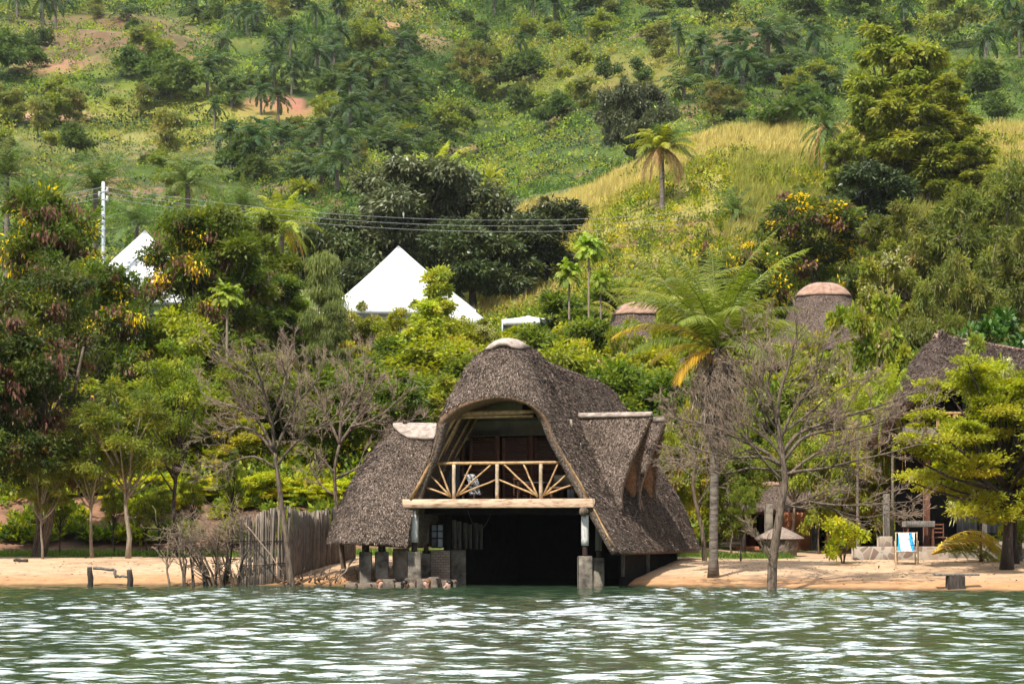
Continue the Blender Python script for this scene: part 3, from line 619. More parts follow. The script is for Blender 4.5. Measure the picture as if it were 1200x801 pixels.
# ------------------------------------------------------------------ the boathouse
TH = R(17); BO = np.array([-.38, 59.0, 0]); BE = np.array([math.cos(TH), -math.sin(TH), 0]); BN = np.array([math.sin(TH), math.cos(TH), 0])
def Bm(v):
    v = np.asarray(v, float); return BO + v[..., 0:1] * BE + v[..., 1:2] * BN + v[..., 2:3] * np.array((0, 0, 1.))
def boathouse():
    bh = empty('boathouse', (-.38, 59.0, 0), 'large thatched boathouse over the water with an arched balcony above its dark bay', 'boathouse')
    F_ = [(-2.95, 1.2), (-2.75, 2.5), (-2.1, 4.0), (-1.68, 4.95), (-1.3, 5.8), (-1.0, 6.5), (-.68, 7.02), (.1, 7.25), (.78, 7.04), (1.08, 6.5), (1.36, 5.8), (1.7, 4.95), (2.24, 3.9), (3.0, 2.6), (3.85, 1.05)]
    E_ = [(-2.93, 1.22, -.15), (-2.66, 2.5, -.2), (-2.33, 3.3, -.3), (-1.98, 4.0, -.42), (-1.78, 4.55, -.55), (-1.6, 5.05, -.68), (-.9, 5.42, -.82), (.15, 5.62, -.9), (.95, 5.5, -.85), (1.4, 5.26, -.75), (1.68, 4.93, -.6), (1.85, 4.4, -.5), (2.25, 3.6, -.35), (2.85, 2.5, -.25), (3.67, 1.08, -.2)]
    Fv = np.array([(u, .75, z) for u, z in F_]); Ev = np.array([(u, w, z) for u, z, w in E_])
    bl = np.array([0, .02, .1, .2, .3, .42, .5, .55, .5, .42, .3, .2, .1, .02, 0])
    H = .42 * Ev + .58 * Fv; H[:, 1] -= bl * .85; H[:, 2] += bl * .18
    H2 = .12 * Ev + .88 * Fv; H2[:, 1] -= bl * .75; H2[:, 2] += bl * .12
    def full(w, drop, wide=1., topd=0, ex=0):
        q = Fv.copy(); q[:, 1] = w; f = (q[:, 2] - 1.1) / 6.2; q[:, 2] -= f * drop; q[:, 0] *= wide
        q[:, 0] += np.sign(q[:, 0]) * np.sin(np.clip(f, 0, 1) * np.pi) * ex; return q
    ribs = [Ev, H, H2, full(1.4, .02), full(2.9, .32), full(5, .38, 1, ex=.12), full(7, .44, 1, ex=.22), full(8.8, .5, 1, ex=.3), full(10.1, .6, 1, ex=.36), full(10.9, 1.0, .99, ex=.38), full(11.5, 2.2, .93, ex=.2), full(11.9, 4.8, .8)]
    ribs = np.array(ribs)
    G = cr(ribs, 110); G = np.swapaxes(cr(np.swapaxes(G, 0, 1), 110), 0, 1)
    Gw = Bm(G)
    roof = thatch_part('thatch_roof', Gw, bh, .24, 1300, flip=False, rough=.03, seed=5)
    # rim of the arch: trimmed brown reed edge
    e = Bm(cr(Ev, 90)); nrm = Bm(cr(Ev + np.array((0, .0, 0)), 90))
    cen = Bm(np.array([[0, -.6, 3.2]]))[0]
    inn = unit(cen - e) * (1, 1, 1)
    # soffit: the brown reed underside turning in behind the arch lip
    dep = np.array([0, .05, .5, 1.0]); ofs = np.array([.02, .6, .85, 1.])
    E2 = cr(Ev, 60); c2 = np.array((0., 0, 3.0)); d2 = unit((c2 - E2) * (1, 0, 1))
    wof = cr(np.array([.02, .02, .02, .03, .08, .28, .18, .1, .1, .12, .24, .16, .04, .02, .02])[:, None], 60)
    S = np.stack([Bm(E2 + d2 * (.03 + o * wof) + np.array((0, d, 0))) for d, o in zip(dep, ofs)])
    mb = MB(); shell(mb, S, .03, flip=False, C=(1, 1, 1)); obj('reed_soffit', mb, pmat('reed_brown', (.13, .07, .04), (.34, .21, .13), 22, .9, .6, .02, (1, 1, .25)), roof)
    # plaster cap along the ridge
    capg = []
    for w, z, hw in [(-.12, 7.2, .34), (.05, 7.3, .56), (.5, 7.4, .62), (1.3, 7.36, .5), (2.1, 7.2, .36), (2.9, 7.05, .33), (5, 6.99, .34), (7.6, 6.92, .34), (8.8, 6.87, .36), (10.2, 6.75, .36)]:
        capg.append([(.1 + hw * a, w, z - (.13 * hw / .3 if hw > .3 else .1) * abs(a) ** 2.2) for a in np.linspace(-1, 1, 9)])
    cg = Bm(cr(np.array(capg), 40)); cg[..., 2] += .015 + .02 * fbm(cg[..., 0] * 3, cg[..., 1] * 3, 5, 3)
    mb = MB(); shell(mb, cg, .12, flip=False); obj('ridge_cap', mb, M['plaster'], roof, True)
    # left side roof, a low hip running out over the bank
    prof = np.array([(0, 0), (.42, .2), (1.0, .85), (1.68, 1.95), (2.12, 2.9), (2.35, 3.66)])
    zr = 4.98; ridL = at(473, 500, 61.9); ridR = at(528, 500, 61.9); rib = []
    for t in np.linspace(0, 1, 8):            # front slope, from its right verge to the hip
        rt = ridR + (ridL - ridR) * t; ev = at(477, 638, 59.15) * (1 - t) + at(425, 634.5, 59.0) * t
        rib.append((rt, ev))
    for a in np.linspace(0, 1, 13)[1:]:       # round the hip
        an = R(-90) - a * R(180); c = at(425, 634.5, 59.0)
        ev = np.array([ridL[0] - .95 + 1.35 * math.cos(an) * 1.0, 61.9 + 2.9 * math.sin(an), c[2]]); ev[0] = c[0] + (-1.28) * math.sin(a * math.pi); ev[1] = 61.9 - 2.9 * math.cos(a * math.pi)
        rib.append((ridL, ev))
    for t in np.linspace(0, 1, 5)[1:]:
        rib.append((ridL + (ridR - ridL) * t, np.array([-4.6 + 1.6 * t, 64.8, 1.3])))
    rn = prof[:, 0] / prof[-1, 0]; dr = prof[:, 1] / prof[-1, 1]
    Gs = np.array([[(a[0] + (b_[0] - a[0]) * r, a[1] + (b_[1] - a[1]) * r, a[2] + (b_[2] - a[2]) * d) for r, d in zip(rn, dr)] for a, b_ in rib])
    Gs = cr(Gs, 90); Gs = np.swapaxes(cr(np.swapaxes(Gs, 0, 1), 60), 0, 1)
    side = thatch_part('side_roof', Gs, bh, .26, 1100, flip=True, rough=.035, seed=9)
    q = [];
    for y_, z_ in [(-.9, -.36), (-.62, -.13), (-.36, .05), (.0, .13), (.3, .03), (.6, -.25)]:
        a = ridL + np.array((-.3 + 1.3 * max(0, -z_) * (y_ < 0), y_, z_)); b_ = ridR + np.array((.1 + .5 * (z_ < -.3), y_, z_ - .02)); q.append([a + (b_ - a) * t for t in np.linspace(0, 1, 12)])
    q = np.array(q); q = cr(q, 20); q[..., 2] += .03 * fbm(q[..., 0] * 4, q[..., 1] * 4, 3, 3); q[..., 1] += .06 * fbm(q[..., 0] * 2.5, q[..., 2] * 3, 4, 3) * np.linspace(1.6, 0, 20)[:, None]
    mb = MB(); shell(mb, q, .1, flip=False); obj('ridge_cap', mb, M['plaster'], side, True)
    # two dormers on the right slope
    for wd_, zt, top_u in ((3.55, 5.22, 3.72), (5.85, 5.18, 3.62)):
        pr = [(-1.5, 2.3), (-1.2, 2.95), (-.75, 3.8), (-.36, 4.7), (-.14, 5.1), (0, zt), (.14, 5.1), (.36, 4.7), (.75, 3.8), (1.2, 2.95), (1.5, 2.3)]
        rb = []
        for f in np.linspace(0, 1, 6):
            rb.append([(.9 + (np.interp(z, [2.3, 3.0, 4.2, 5.2], [3.1, 3.02, 3.3, top_u]) + .12 - .9) * f, wd_ + o * (.75 + .25 * f), z - (.05 * (1 - f))) for o, z in pr])
        g = Bm(np.swapaxes(cr(np.swapaxes(cr(np.array(rb), 30), 0, 1), 40), 0, 1))
        dm = thatch_part('dormer_roof', g, bh, .2, 1100, flip=True, rough=.03, seed=int(wd_ * 3))
        capq = Bm(cr(np.array([[(u, wd_ + a * .2, zt + .1 - abs(a) ** 2 * .12) for a in np.linspace(-1, 1, 7)] for u in (1.35, 2.0, 3.0, top_u + .1)]), 20))
        mb = MB(); shell(mb, capq, .1, flip=True); obj('ridge_cap', mb, M['plaster'], dm, True)
        # brown reed verge under the gable edge and the window behind it
        v = np.array([(np.interp(z, [2.3, 3.0, 4.2, 5.2], [3.1, 3.02, 3.3, top_u]) + .02, wd_ + o * .86, z - .12) for o, z in pr]); vi = v.copy(); vi[:, 1] = wd_ + (vi[:, 1] - wd_) * .72; vi[:, 0] -= .5; vi[5:6, 2] -= .2
        mb = MB(); shell(mb, Bm(np.stack([cr(v, 30), cr((v + vi) / 2, 30), cr(vi, 30)])), .04, C=(1, 1, 1)); obj('verge', mb, bpy.data.materials['reed_brown'], dm)
        wn = MB(); bbox(wn, 2.3, 2.35, wd_ - .4, wd_ + .4, 2.7, 3.9, X=Bm)
        for k in range(9): bbox(wn, 2.35, 2.39, wd_ - .36, wd_ + .36, 2.8 + k * .12, 2.87 + k * .12, X=Bm)
        obj('louvred_window', wn, M['wood_red'], dm)
    P = lambda *a: Bm(np.array(a, float))
    # floor of the loft and its front beam
    mb = MB(); bbox(mb, -2.95, 2.95, -.32, -.08, 2.33, 2.60, .02, X=Bm); obj('balcony_beam', mb, M['beam'], bh)
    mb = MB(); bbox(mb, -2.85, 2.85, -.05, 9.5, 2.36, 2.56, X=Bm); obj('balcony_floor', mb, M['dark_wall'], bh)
    mb = MB()
    for k in range(9): bbox(mb, -2.8, 2.8, .6 + k * 1.0, .75 + k * 1.0, 2.16, 2.355, X=Bm)
    obj('floor_joists', mb, M['dark_wall'], bh)
    # railing: top rail, three posts and a fan of struts each side of the outer posts
    rl = tag(obj('railing', (lambda m_: (pole(m_, P(-2.13, -.1, 3.66), P(2.13, -.1, 3.66), .05, .05, 8, wob=.004), m_)[1])(MB()), M['bamboo'], bh))
    pxu = lambda px: (px - 585) / 39.55 * 1.045
    pz = lambda py: CAMZ + (HY - py) / 39.5
    for px in (533, 584, 635):
        m_ = MB(); pole(m_, P(pxu(px), -.12, 2.6), P(pxu(px), -.12, 3.63), .058, .055, 9, wob=.004, seed=px); obj('post', m_, M['pole_pale'], rl)
    for bx_, tips in ((533, [(514, 543), (503, 555), (496, 569), (554, 543), (578, 543), (582, 562)]), (635, [(591, 543), (614, 543), (586, 562), (655, 543), (667, 554), (674, 567)])):
        for i, (tx, ty) in enumerate(tips):
            m_ = MB(); s = 1 if tx > bx_ else -1; pole(m_, P(pxu(bx_ + s * 3), -.12 + .02 * i - .05, 2.66 + .01 * i), P(pxu(tx), -.1, pz(ty)), .033, .027, 7, wob=.005, seed=tx); obj('strut', m_, M['bamboo'], rl)
    # bamboo rafters inside the arch
    def rafters(specs):
        for (a, b_, r_) in specs:
            m_ = MB(); pole(m_, P(*a), P(*b_), r_, r_ * .85, 8, wob=.008, seed=int(abs(a[0] * 91 + a[1] * 37))); obj('rafter', m_, M['bamboo'], bh)
    rafters([((-2.68, -.3, 2.6), (-1.22, -.3, 5.12), .055), ((-2.56, -.12, 2.6), (-1.1, -.1, 5.15), .05), ((-2.62, .35, 2.6), (-1.15, .4, 5.3), .045), ((-2.6, .95, 2.6), (-1.0, .95, 5.45), .045), ((-2.6, 1.5, 2.6), (-1.0, 1.5, 5.45), .045),
             ((2.8, -.24, 2.6), (1.72, -.42, 4.55), .03), ((3.5, -.22, 1.25), (2.8, -.24, 2.6), .03), ((3.42, -.14, 1.2), (2.85, -.16, 2.35), .025), ((2.65, .4, 2.6), (1.0, .4, 5.2), .045), ((2.6, 1.1, 2.6), (.95, 1.1, 5.3), .045)])
    m_ = MB(); pole(m_, P(-1.36, -.2, 5.12), P(1.14, -.2, 5.16), .075, .06, 9, wob=.006); pole(m_, P(-1.3, -.16, 5.02), P(1.1, -.16, 5.03), .04, .035, 9); obj('tie_pole', m_, M['bamboo'], bh)
    # wall behind the balcony with three louvred shutters
    m_ = MB(); bbox(m_, -1.75, 1.75, 1.75, 1.83, 4.55, 5.02, X=Bm); obj('lintel_panel', m_, M['cream'], bh)
    m_ = MB(); v = Bm(np.array([(-1.4, 1.86, 5.02), (1.4, 1.86, 5.02), (.75, 1.86, 6.3), (-.75, 1.86, 6.3), (-1.4, 1.95, 5.02), (1.4, 1.95, 5.02), (.75, 1.95, 6.3), (-.75, 1.95, 6.3)])); m_.add(v, [(0, 1, 2, 3), (7, 6, 5, 4), (0, 4, 5, 1), (1, 5, 6, 2), (2, 6, 7, 3), (3, 7, 4, 0)]); obj('gable_board', m_, M['cream'], bh)
    m_ = MB(); bbox(m_, .2, 1.15, 1.7, 1.74, 5.1, 5.5, X=Bm); obj('gable_vent', m_, M['steel'], bh)
    for i, (a, b_) in enumerate(((-1.55, -.68), (-.5, .42), (.52, 1.35))):
        d = MB(); bbox(d, a, b_, 1.9, 1.93, 2.58, 4.5, X=Bm); bbox(d, a, a + .1, 1.84, 1.9, 2.58, 4.5, X=Bm); bbox(d, b_ - .1, b_, 1.84, 1.9, 2.58, 4.5, X=Bm)
        for z in (2.58, 3.45, 4.4): bbox(d, a + .1, b_ - .1, 1.845, 1.9, z, z + .1, X=Bm)
        sh = obj('louvred_shutter', d, M['wood_red'], bh)
        s = MB()
        for k in range(24):
            z = 2.72 + k * .07
            if abs(z - 3.5) < .1 or z > 4.37: continue
            v = np.array([(a + .1, 1.9, z), (b_ - .1, 1.9, z), (b_ - .1, 1.86, z + .012), (a + .1, 1.86, z + .012), (a + .1, 1.9, z + .05), (b_ - .1, 1.9, z + .05)]); s.add(Bm(v), [(0, 1, 2, 3), (3, 2, 5, 4)])
        obj('louvres', s, M['wood_dark'], sh)
    for a in (-1.75, -.6, .47, 1.42):
        m_ = MB(); bbox(m_, a - .07 if a > -1.7 else a, a + .07, 1.68, 1.82, 2.57, 4.56, X=Bm); obj('door_post', m_, M['wood_red'], bh)
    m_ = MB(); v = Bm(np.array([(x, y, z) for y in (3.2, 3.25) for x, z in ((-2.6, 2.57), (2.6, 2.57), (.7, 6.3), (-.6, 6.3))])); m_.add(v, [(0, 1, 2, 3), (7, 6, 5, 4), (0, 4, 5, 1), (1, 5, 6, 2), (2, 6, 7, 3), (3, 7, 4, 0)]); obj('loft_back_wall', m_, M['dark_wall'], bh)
    for x, y in ((1.62, 1.75), (-2.15, 1.5)):
        P0 = [];
        c = np.linspace(0, .42, 22); Z = np.linspace(2.65, 4.3 if x > 0 else 3.9, 8); g = np.array([[(x + a, y + .04 * math.sin(a * 70) , z) for a in c] for z in Z]); m_ = MB(); shell(m_, Bm(g), .01)
        obj('curtain', m_, M['tent'] if x > 0 else M['curtain'], bh, True)
    # below: posts standing on concrete piers
    def pier(x, y, w, h0, h1, mat='concrete', world=True, wy=None):
        m_ = MB(); wy = wy or w; bbox(m_, x - w / 2, x + w / 2, y - wy / 2, y + wy / 2, h0, h1, .025, X=None if world else Bm); return obj('pier', m_, M[mat], bh)
    def post(x, y, z0, z1, r0, mat='white_paint', nm='post'):
        m_ = MB(); t = np.linspace(0, 1, 6)[:, None]; a = np.array((x, y, z0)); b_ = np.array((x, y, z1)); tubes(m_, a + (b_ - a) * t, np.full(6, r0), 10); return obj(nm, m_, M[mat], bh, True)
    def stack(px, Y, wpx, top_w, pz0, pz1, pier_top, mat='white_paint', pm='concrete', pw=None):
        a = at(px, 600, Y); k = Y / F
        pr_ = pier(a[0], Y, (pw or wpx) * k, -.9, at(0, pier_top, Y)[2], pm)
        post(a[0], Y, at(0, pier_top, Y)[2], at(0, pz1 + 1, Y)[2], top_w * k * .36, 'steel', 'steel_sleeve')
        post(a[0], Y, at(0, pz1, Y)[2], at(0, pz0, Y)[2], top_w * k * .5, mat)
    stack(485.5, 59.7, 14, 10, 598, 635, 646, pw=16)
    stack(499.5, 61.0, 12, 8, 598, 636, 648, 'wood_grey', pw=14)
    stack(685.5, 57.9, 16, 9, 603, 639, 651, pw=17)
    stack(701.5, 59.3, 13, 8, 606, 645, 653, 'wood_grey', pw=13)
    for px in (428.5, 447.5): stack(px, 59.9, 14, 9, 634, 646, 646, 'steel', pw=14.5 if px < 440 else 15.5)
    for px, Y in ((730, 60.8), (758, 64.0), (772, 66.5)): a = at(px, 600, Y); post(a[0], Y, .25, at(0, 643, Y)[2], .06 if px == 730 else .1, 'wood_grey' if px < 760 else 'white_paint')
    # log end under the beam at the right
    m_ = MB(); tubes(m_, np.array([at(684, 599, 57.6), at(684, 599, 58.4)]), np.array([.14, .14]), 12); obj('log_plate', m_, M['bark'], bh)
    m_ = MB(); pole(m_, at(420, 636.5, 59.6), at(480, 640, 59.4), .05); obj('eave_plate', m_, M['wood_dark'], bh)
    m_ = MB(); pole(m_, P(3.55, .0, 1.02), P(3.7, 11, .95), .07); obj('eave_plate', m_, M['wood_dark'], bh)
    # round stone drum, pale, beside the left piers
    m_ = MB(); a = at(470, 600, 60.6); z0, z1 = .1, at(0, 642, 60.6)[2]; tubes(m_, np.array([(a[0], a[1], z0 + (z1 - z0) * t) for t in np.linspace(0, 1, 8)]), np.array([.25, .27, .25, .27, .255, .27, .26, .24]) , 14); obj('stone_drum', m_, M['concrete_pale'], bh)
    # ledge of stone and concrete at the water
    m_ = MB(); rng = np.random.default_rng(2)
    for k in range(9):
        x0 = at(405 + k * 13.8, 0, 59.3)[0] + rng.uniform(-.06, .06); w0 = rng.uniform(.34, .5); yy = 58.95 + rng.uniform(-.22, .12); bbox(m_, x0, x0 + w0, yy + .002 * k, 61.5, -.9, .19 + rng.uniform(-.1, .1), .05)
    obj('stone_ledge', m_, M['stone_dark'], bh)
    # bay walls
    m_ = MB(); bbox(m_, -2.98, -2.8, 1.55, 4.4, -.9, 1.05, X=Bm); obj('brick_pier', m_, M['brick'], bh)
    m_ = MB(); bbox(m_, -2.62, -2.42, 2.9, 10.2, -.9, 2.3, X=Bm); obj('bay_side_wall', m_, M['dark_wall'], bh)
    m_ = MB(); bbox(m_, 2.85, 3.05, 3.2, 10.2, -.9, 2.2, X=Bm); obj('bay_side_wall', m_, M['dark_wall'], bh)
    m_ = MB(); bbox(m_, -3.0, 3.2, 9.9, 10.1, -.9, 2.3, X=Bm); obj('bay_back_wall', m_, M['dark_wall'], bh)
    br_ = MB(); a = at(505, 648, 60.9); b_ = at(527.5, 675, 60.9); bbox(br_, a[0], b_[0], 60.75, 61.0, -.2, at(0, 644.5, 60.9)[2], .012); obj('brick_panel', br_, M['brick'], bh)
    # window with bars left of the bay
    wf = MB(); k = 60.9; xa, xb, za, zb = at(505.5, 0, k)[0], at(519.5, 0, k)[0], at(0, 641, k)[2], at(0, 614, k)[2]
    for x in (xa, (xa + xb) / 2, xb): bbox(wf, x - .018, x + .018, 60.86, 60.92, za, zb)
    for z in (za, za + (zb - za) * .4, za + (zb - za) * .7, zb): bbox(wf, xa, xb, 60.855, 60.915, z - .016, z + .016)
    w_ = obj('barred_window', wf, M['steel'], bh); m_ = MB(); bbox(m_, xa, xb, 60.93, 60.94, za, zb); obj('pane', m_, M['glass'], w_)
    w2 = MB(); xa2, xb2 = at(489.5, 0, k)[0], at(496, 0, k)[0]
    for x in (xa2, xb2): bbox(w2, x - .018, x + .018, 60.86, 60.92, za, zb)
    for z in (za, za + (zb - za) * .4, za + (zb - za) * .7, zb): bbox(w2, xa2, xb2, 60.855, 60.915, z - .016, z + .016)
    w2 = obj('barred_window', w2, M['steel'], bh); m_ = MB(); bbox(m_, xa2, xb2, 60.93, 60.94, za, zb); obj('pane', m_, M['glass'], w2)
    # vertical boards
    for i, (p0, p1, q) in enumerate([(529.5, 541, 1), (542.5, 553.5, 1), (554.5, 566, .7)]):
        Y = 61.5 + i * .45; m_ = MB()
        n = 2
        for j in range(n):
            a = at(p0 + (p1 - p0) * j / n, 0, Y)[0]; b2 = at(p0 + (p1 - p0) * (j + .94) / n, 0, Y)[0]; bbox(m_, a, b2, Y, Y + .04, at(0, 643, Y)[2], at(0, 612 if i else 608.5, Y)[2] - .05 * j, .008)
        obj('wall_board', m_, M['wood_grey'], bh)
    m_ = MB(); a, b_ = at(520, 0, 61.3)[0], at(528.5, 0, 61.3)[0]; bbox(m_, a, b_, 61.2, 61.4, .9, 2.3); obj('door_post', m_, M['dark_wall'], bh)
    m_ = MB(); a, b_ = at(528, 0, 61.2)[0], at(546, 0, 61.2)[0]; bbox(m_, a, b_, 61.2, 61.45, -.9, at(0, 644, 61.2)[2], .02); obj('bay_wall_end', m_, M['concrete'], bh)
    m_ = MB(); t = np.linspace(0, 1, 12); q = np.array([at(548 + 28 * s, 600 + 22 * 4 * s * (1 - s) - 2, 59.8) for s in t]); tubes(m_, q, np.full(12, .008), 4); obj('hanging_rope', m_, M['wood_grey'], bh)
    return bh
boathouse()
# things on the balcony
def balcony_things():
    P = lambda *a: Bm(np.array(a, float))
    t = empty('towel', P(-1.15, .45, 2.58)[:3], 'dark and white patterned towel hung over a chair back at the left of the balcony', 'towel')
    g = np.array([[(-1.25 + .36 * a + .05 * math.sin(b * 5) + .25 * b, .4 + .05 * math.sin(a * 17 + b * 2), 3.35 - .62 * b) for a in np.linspace(0, 1, 16)] for b in np.linspace(0, 1, 14)])
    mm = pmat('pattern_cloth', (.01, .01, .015), (.6, .6, .62), 14, .9, .1, .002, (1, 1, 3), lo=.47, hi=.53)
    m_ = MB(); shell(m_, Bm(g), .012); obj('cloth', m_, mm, t, True)
    def chair(name, x, y, label, mat, rz=0):
        o = P(x, y, 2.565); c = empty(name, o, label, 'chair')
        X = lambda v: Bm(np.asarray(v) @ np.array([[math.cos(rz), math.sin(rz), 0], [-math.sin(rz), math.cos(rz), 0], [0, 0, 1]]) + np.array((x, y, 2.565)))
        for a, b in ((-.2, -.2), (.2, -.2), (-.2, .2), (.2, .2)):
            m_ = MB(); bbox(m_, a - .02, a + .02, b - .02, b + .02, 0, .44, X=X); obj('leg', m_, M[mat], c)
        m_ = MB(); bbox(m_, -.23, .23, -.23, .23, .44, .48, X=X); obj('seat', m_, M[mat], c)
        m_ = MB()
        for a in (-.2, 0, .2): bbox(m_, a - .02, a + .02, .2, .23, .48, .9, X=X)
        for z in (.6, .74, .86): bbox(m_, -.22, .22, .19, .24, z, z + .06, X=X)
        obj('backrest', m_, M[mat], c)
    chair('wooden_chair', .55, .55, 'dark wooden chair with pale slats behind the middle balcony post', 'wood_red', .6)
    chair('wooden_chair', -1.05, .65, 'dark chair under the patterned towel at the left end of the balcony', 'wood_dark', -.3)
    t = empty('side_table', P(.75, .9, 2.565), 'low table with a pale top behind the balcony railing', 'table')
    m_ = MB(); bbox(m_, .3, 1.15, .8, 1.2, 3.08, 3.12, X=Bm); obj('tabletop', m_, M['white_paint'], t)
    for a in (.34, 1.08):
        for b in (.84, 1.13): m_ = MB(); bbox(m_, a, a + .04, b, b + .04, 2.565, 3.08, X=Bm); obj('leg', m_, M['wood_dark'], t)
    t = empty('bench', P(1.75, .8, 2.565), 'wooden bench with a cream cushion at the right end of the balcony', 'bench')
    m_ = MB(); bbox(m_, 1.35, 2.2, .6, 1.0, 2.9, 2.96, X=Bm); obj('seat', m_, M['wood_red'], t)
    m_ = MB(); bbox(m_, 1.4, 2.1, .98, 1.06, 2.98, 3.32, .03, X=Bm); obj('cushion', m_, M['cream'], t)
    for a in (1.38, 2.13): m_ = MB(); bbox(m_, a, a + .05, .62, .98, 2.565, 2.9, X=Bm); obj('leg', m_, M['wood_red'], t)
balcony_things()
# ------------------------------------------------------------------ buildings behind the beach
def ribs_roof(name, rib, prof, parent, flip=True, seed=2, thick=.26, straw=700, mat=None, m=80, n=50):
    rn = prof[:, 0] / prof[-1, 0]; dr = prof[:, 1] / prof[-1, 1]
    G = np.array([[(a[0] + (b[0] - a[0]) * r, a[1] + (b[1] - a[1]) * r, a[2] + (b[2] - a[2]) * d) for r, d in zip(rn, dr)] for a, b in rib])
    G = cr(G, m); G = np.swapaxes(cr(np.swapaxes(G, 0, 1), n), 0, 1)
    return thatch_part(name, G, parent, thick, straw, mat, flip=flip, seed=seed, rough=.05, sl=(.1, .26))
def lodge():
    g = GZ(17.5, 74); t = empty('lodge', (17.5, 72, g), 'two storey thatched lodge with a log balcony behind the striped deck chair', 'lodge')
    prof = np.array([(0, 0), (.3, .2), (.8, .9), (1.3, 1.8), (1.8, 3.0), (2.2, 3.9)])
    RL = at(1103, 394, 74.5); RR = at(1290, 428, 76); rib = []
    for q in np.linspace(0, 1, 7): rib.append((RR + (RL - RR) * q, at(1300, 455, 70.5) * (1 - q) + at(1098, 450, 70.8) * q))
    for px, py, Y in ((1072, 462, 71.0), (1045, 487, 71.6), (1026, 508, 72.4), (1017, 520, 73.6), (1018, 524, 75.5), (1030, 520, 77.5), (1060, 515, 79)): rib.append((RL, at(px, py, Y)))
    for q in (.3, 1): rib.append((RL + (RR - RL) * q, at(1060 + 240 * q, 510, 79.5)))
    rf = ribs_roof('thatch_roof', rib, prof, t, seed=12, mat=M['thatch_brown'])
    q = np.array([[RL + (RR - RL) * f + np.array((-.25 * (1 - f), a * .55, .12 - .35 * abs(a) ** 1.8)) for f in np.linspace(0, 1, 16)] for a in np.linspace(-1, 1, 8)])
    mb = MB(); shell(mb, q, .1); obj('ridge_cap', mb, M['plaster_pink'], rf, True)
    Y = 72.2
    def wb(name, p0, p1, y0, y1, mat, Y0=Y, d=.15, b=.015):
        a = at(p0, y1, Y0); c = at(p1, y0, Y0); m_ = MB(); bbox(m_, a[0], c[0], Y0, Y0 + d, a[2], c[2], b); return obj(name, m_, M[mat], t)
    wb('upper_wall', 1080, 1300, 452, 512, 'dark_wall', 73.2); wb('floor_slab', 1060, 1300, 500, 512, 'wood_grey', 71.4, 2.2); wb('lower_wall', 1050, 1300, 512, 660, 'dark_wall', 75.2)
    for p in (1128, 1165, 1205): wb('window_frame', p, p + 6, 455, 502, 'wood_grey', 72.9, .1)
    wb('side_wall', 1058, 1098, 478, 500, 'wood_dark', 72.6, .3)
    rl = wb('balcony_rail', 1080, 1135, 482, 485, 'bamboo', 71.2, .1)
    for p in (1081, 1098, 1117, 1133): wb('rail_post', p, p + 3.2, 485, 501, 'bamboo', 71.2, .1)
    for p in (1036, 1083, 1150, 1196): wb('column', p, p + 7, 512 if p > 1050 else 578, 632 if p < 1050 else 655, 'wood_grey' if p != 1083 else 'wood_red', 72.0, .22)
    wb('column_base', 1030, 1046, 628, 646, 'stone', 71.9, .4)
    wb('terrace_slab', 1040, 1300, 645, 662, 'concrete', 71.2, 4.2)
    for i, (a, b_) in enumerate(((1122, 1146), (1150, 1172), (1176, 1190))):
        A = at(a, 0, 74.6)[0]; Bx = at(b_, 0, 74.6)[0]; z0, z1 = at(0, 624, 74.6)[2], at(0, 598, 74.6)[2]
        gq = np.array([[(x, 74.6 + .07 * math.sin(x * 26), z) for x in np.linspace(A, Bx, 40)] for z in (z0, (z0 + z1) / 2, z1)]); m_ = MB(); shell(m_, gq, .02); obj('curtain', m_, M['curtain'], t, True)
    return t
lodge()
def terrace_table():
    k = 70.9; zt = at(0, 610, k)[2]; g = at(0, 645, k)[2]; x0, x1 = at(1062, 0, k)[0], at(1096, 0, k)[0]
    t = empty('dining_table', ((x0 + x1) / 2, k, g), 'grey topped table in the shade of the lodge terrace behind the deck chair', 'table')
    m_ = MB(); bbox(m_, x0, x1, k, k + .8, zt - .22, zt); obj('tabletop', m_, M['wood_grey'], t)
    for x in (x0 + .04, x1 - .1):
        for y in (k + .05, k + .68): m_ = MB(); bbox(m_, x, x + .07, y, y + .07, g, zt - .22); obj('leg', m_, M['wood_red'], t)
    x = at(1101, 0, 71.2)[0]; c = empty('terrace_chair', (x, 71.2, g), 'slatted wooden chair right of the grey topped terrace table', 'chair')
    for a in (-.22, .2):
        for b in (0, .4): m_ = MB(); bbox(m_, x + a, x + a + .05, 71.2 + b, 71.25 + b, g, g + (.45 if b == 0 else .98)); obj('leg', m_, M['wood_red'], c)
    m_ = MB(); bbox(m_, x - .24, x + .27, 71.18, 71.66, g + .45, g + .5); obj('seat', m_, M['wood_red'], c)
    m_ = MB()
    for z in (.62, .76, .9): bbox(m_, x - .2, x + .22, 71.6, 71.64, g + z, g + z + .06)
    obj('backrest', m_, M['wood_red'], c)
terrace_table()
def hut(px, py, Y, s, label, seed, h=4.5):
    a = at(px, py, Y); g = GZ(a[0], Y + 2); t = empty('thatched_hut', (a[0], a[1] + 2, g), label, 'hut', 'thatched huts on the slope')
    c = a + np.array((0, 2.0, 0)); pf = [(0, 0), (.45, .12), (.85, .38), (1.18, .78), (1.48, 1.4), (1.9, 2.15), (2.5, 2.9), (3.2, 3.6)]
    hip_roof('thatch_roof', c - np.array((.25 * s, 0, 0)), c + np.array((.25 * s, 0, 0)), [(r * s, d * s) for r, d in pf], t, capr=1.08 * s, seed=seed, straw=500, capmat=M['plaster_pink'], mat=M['thatch_brown'])
    m_ = MB(); tubes(m_, np.array([(c[0], c[1], g - .5), (c[0], c[1], c[2] - 3.6 * s)]), np.array([2.2 * s, 2.2 * s]), 24); obj('wall', m_, M['terracotta'], t)
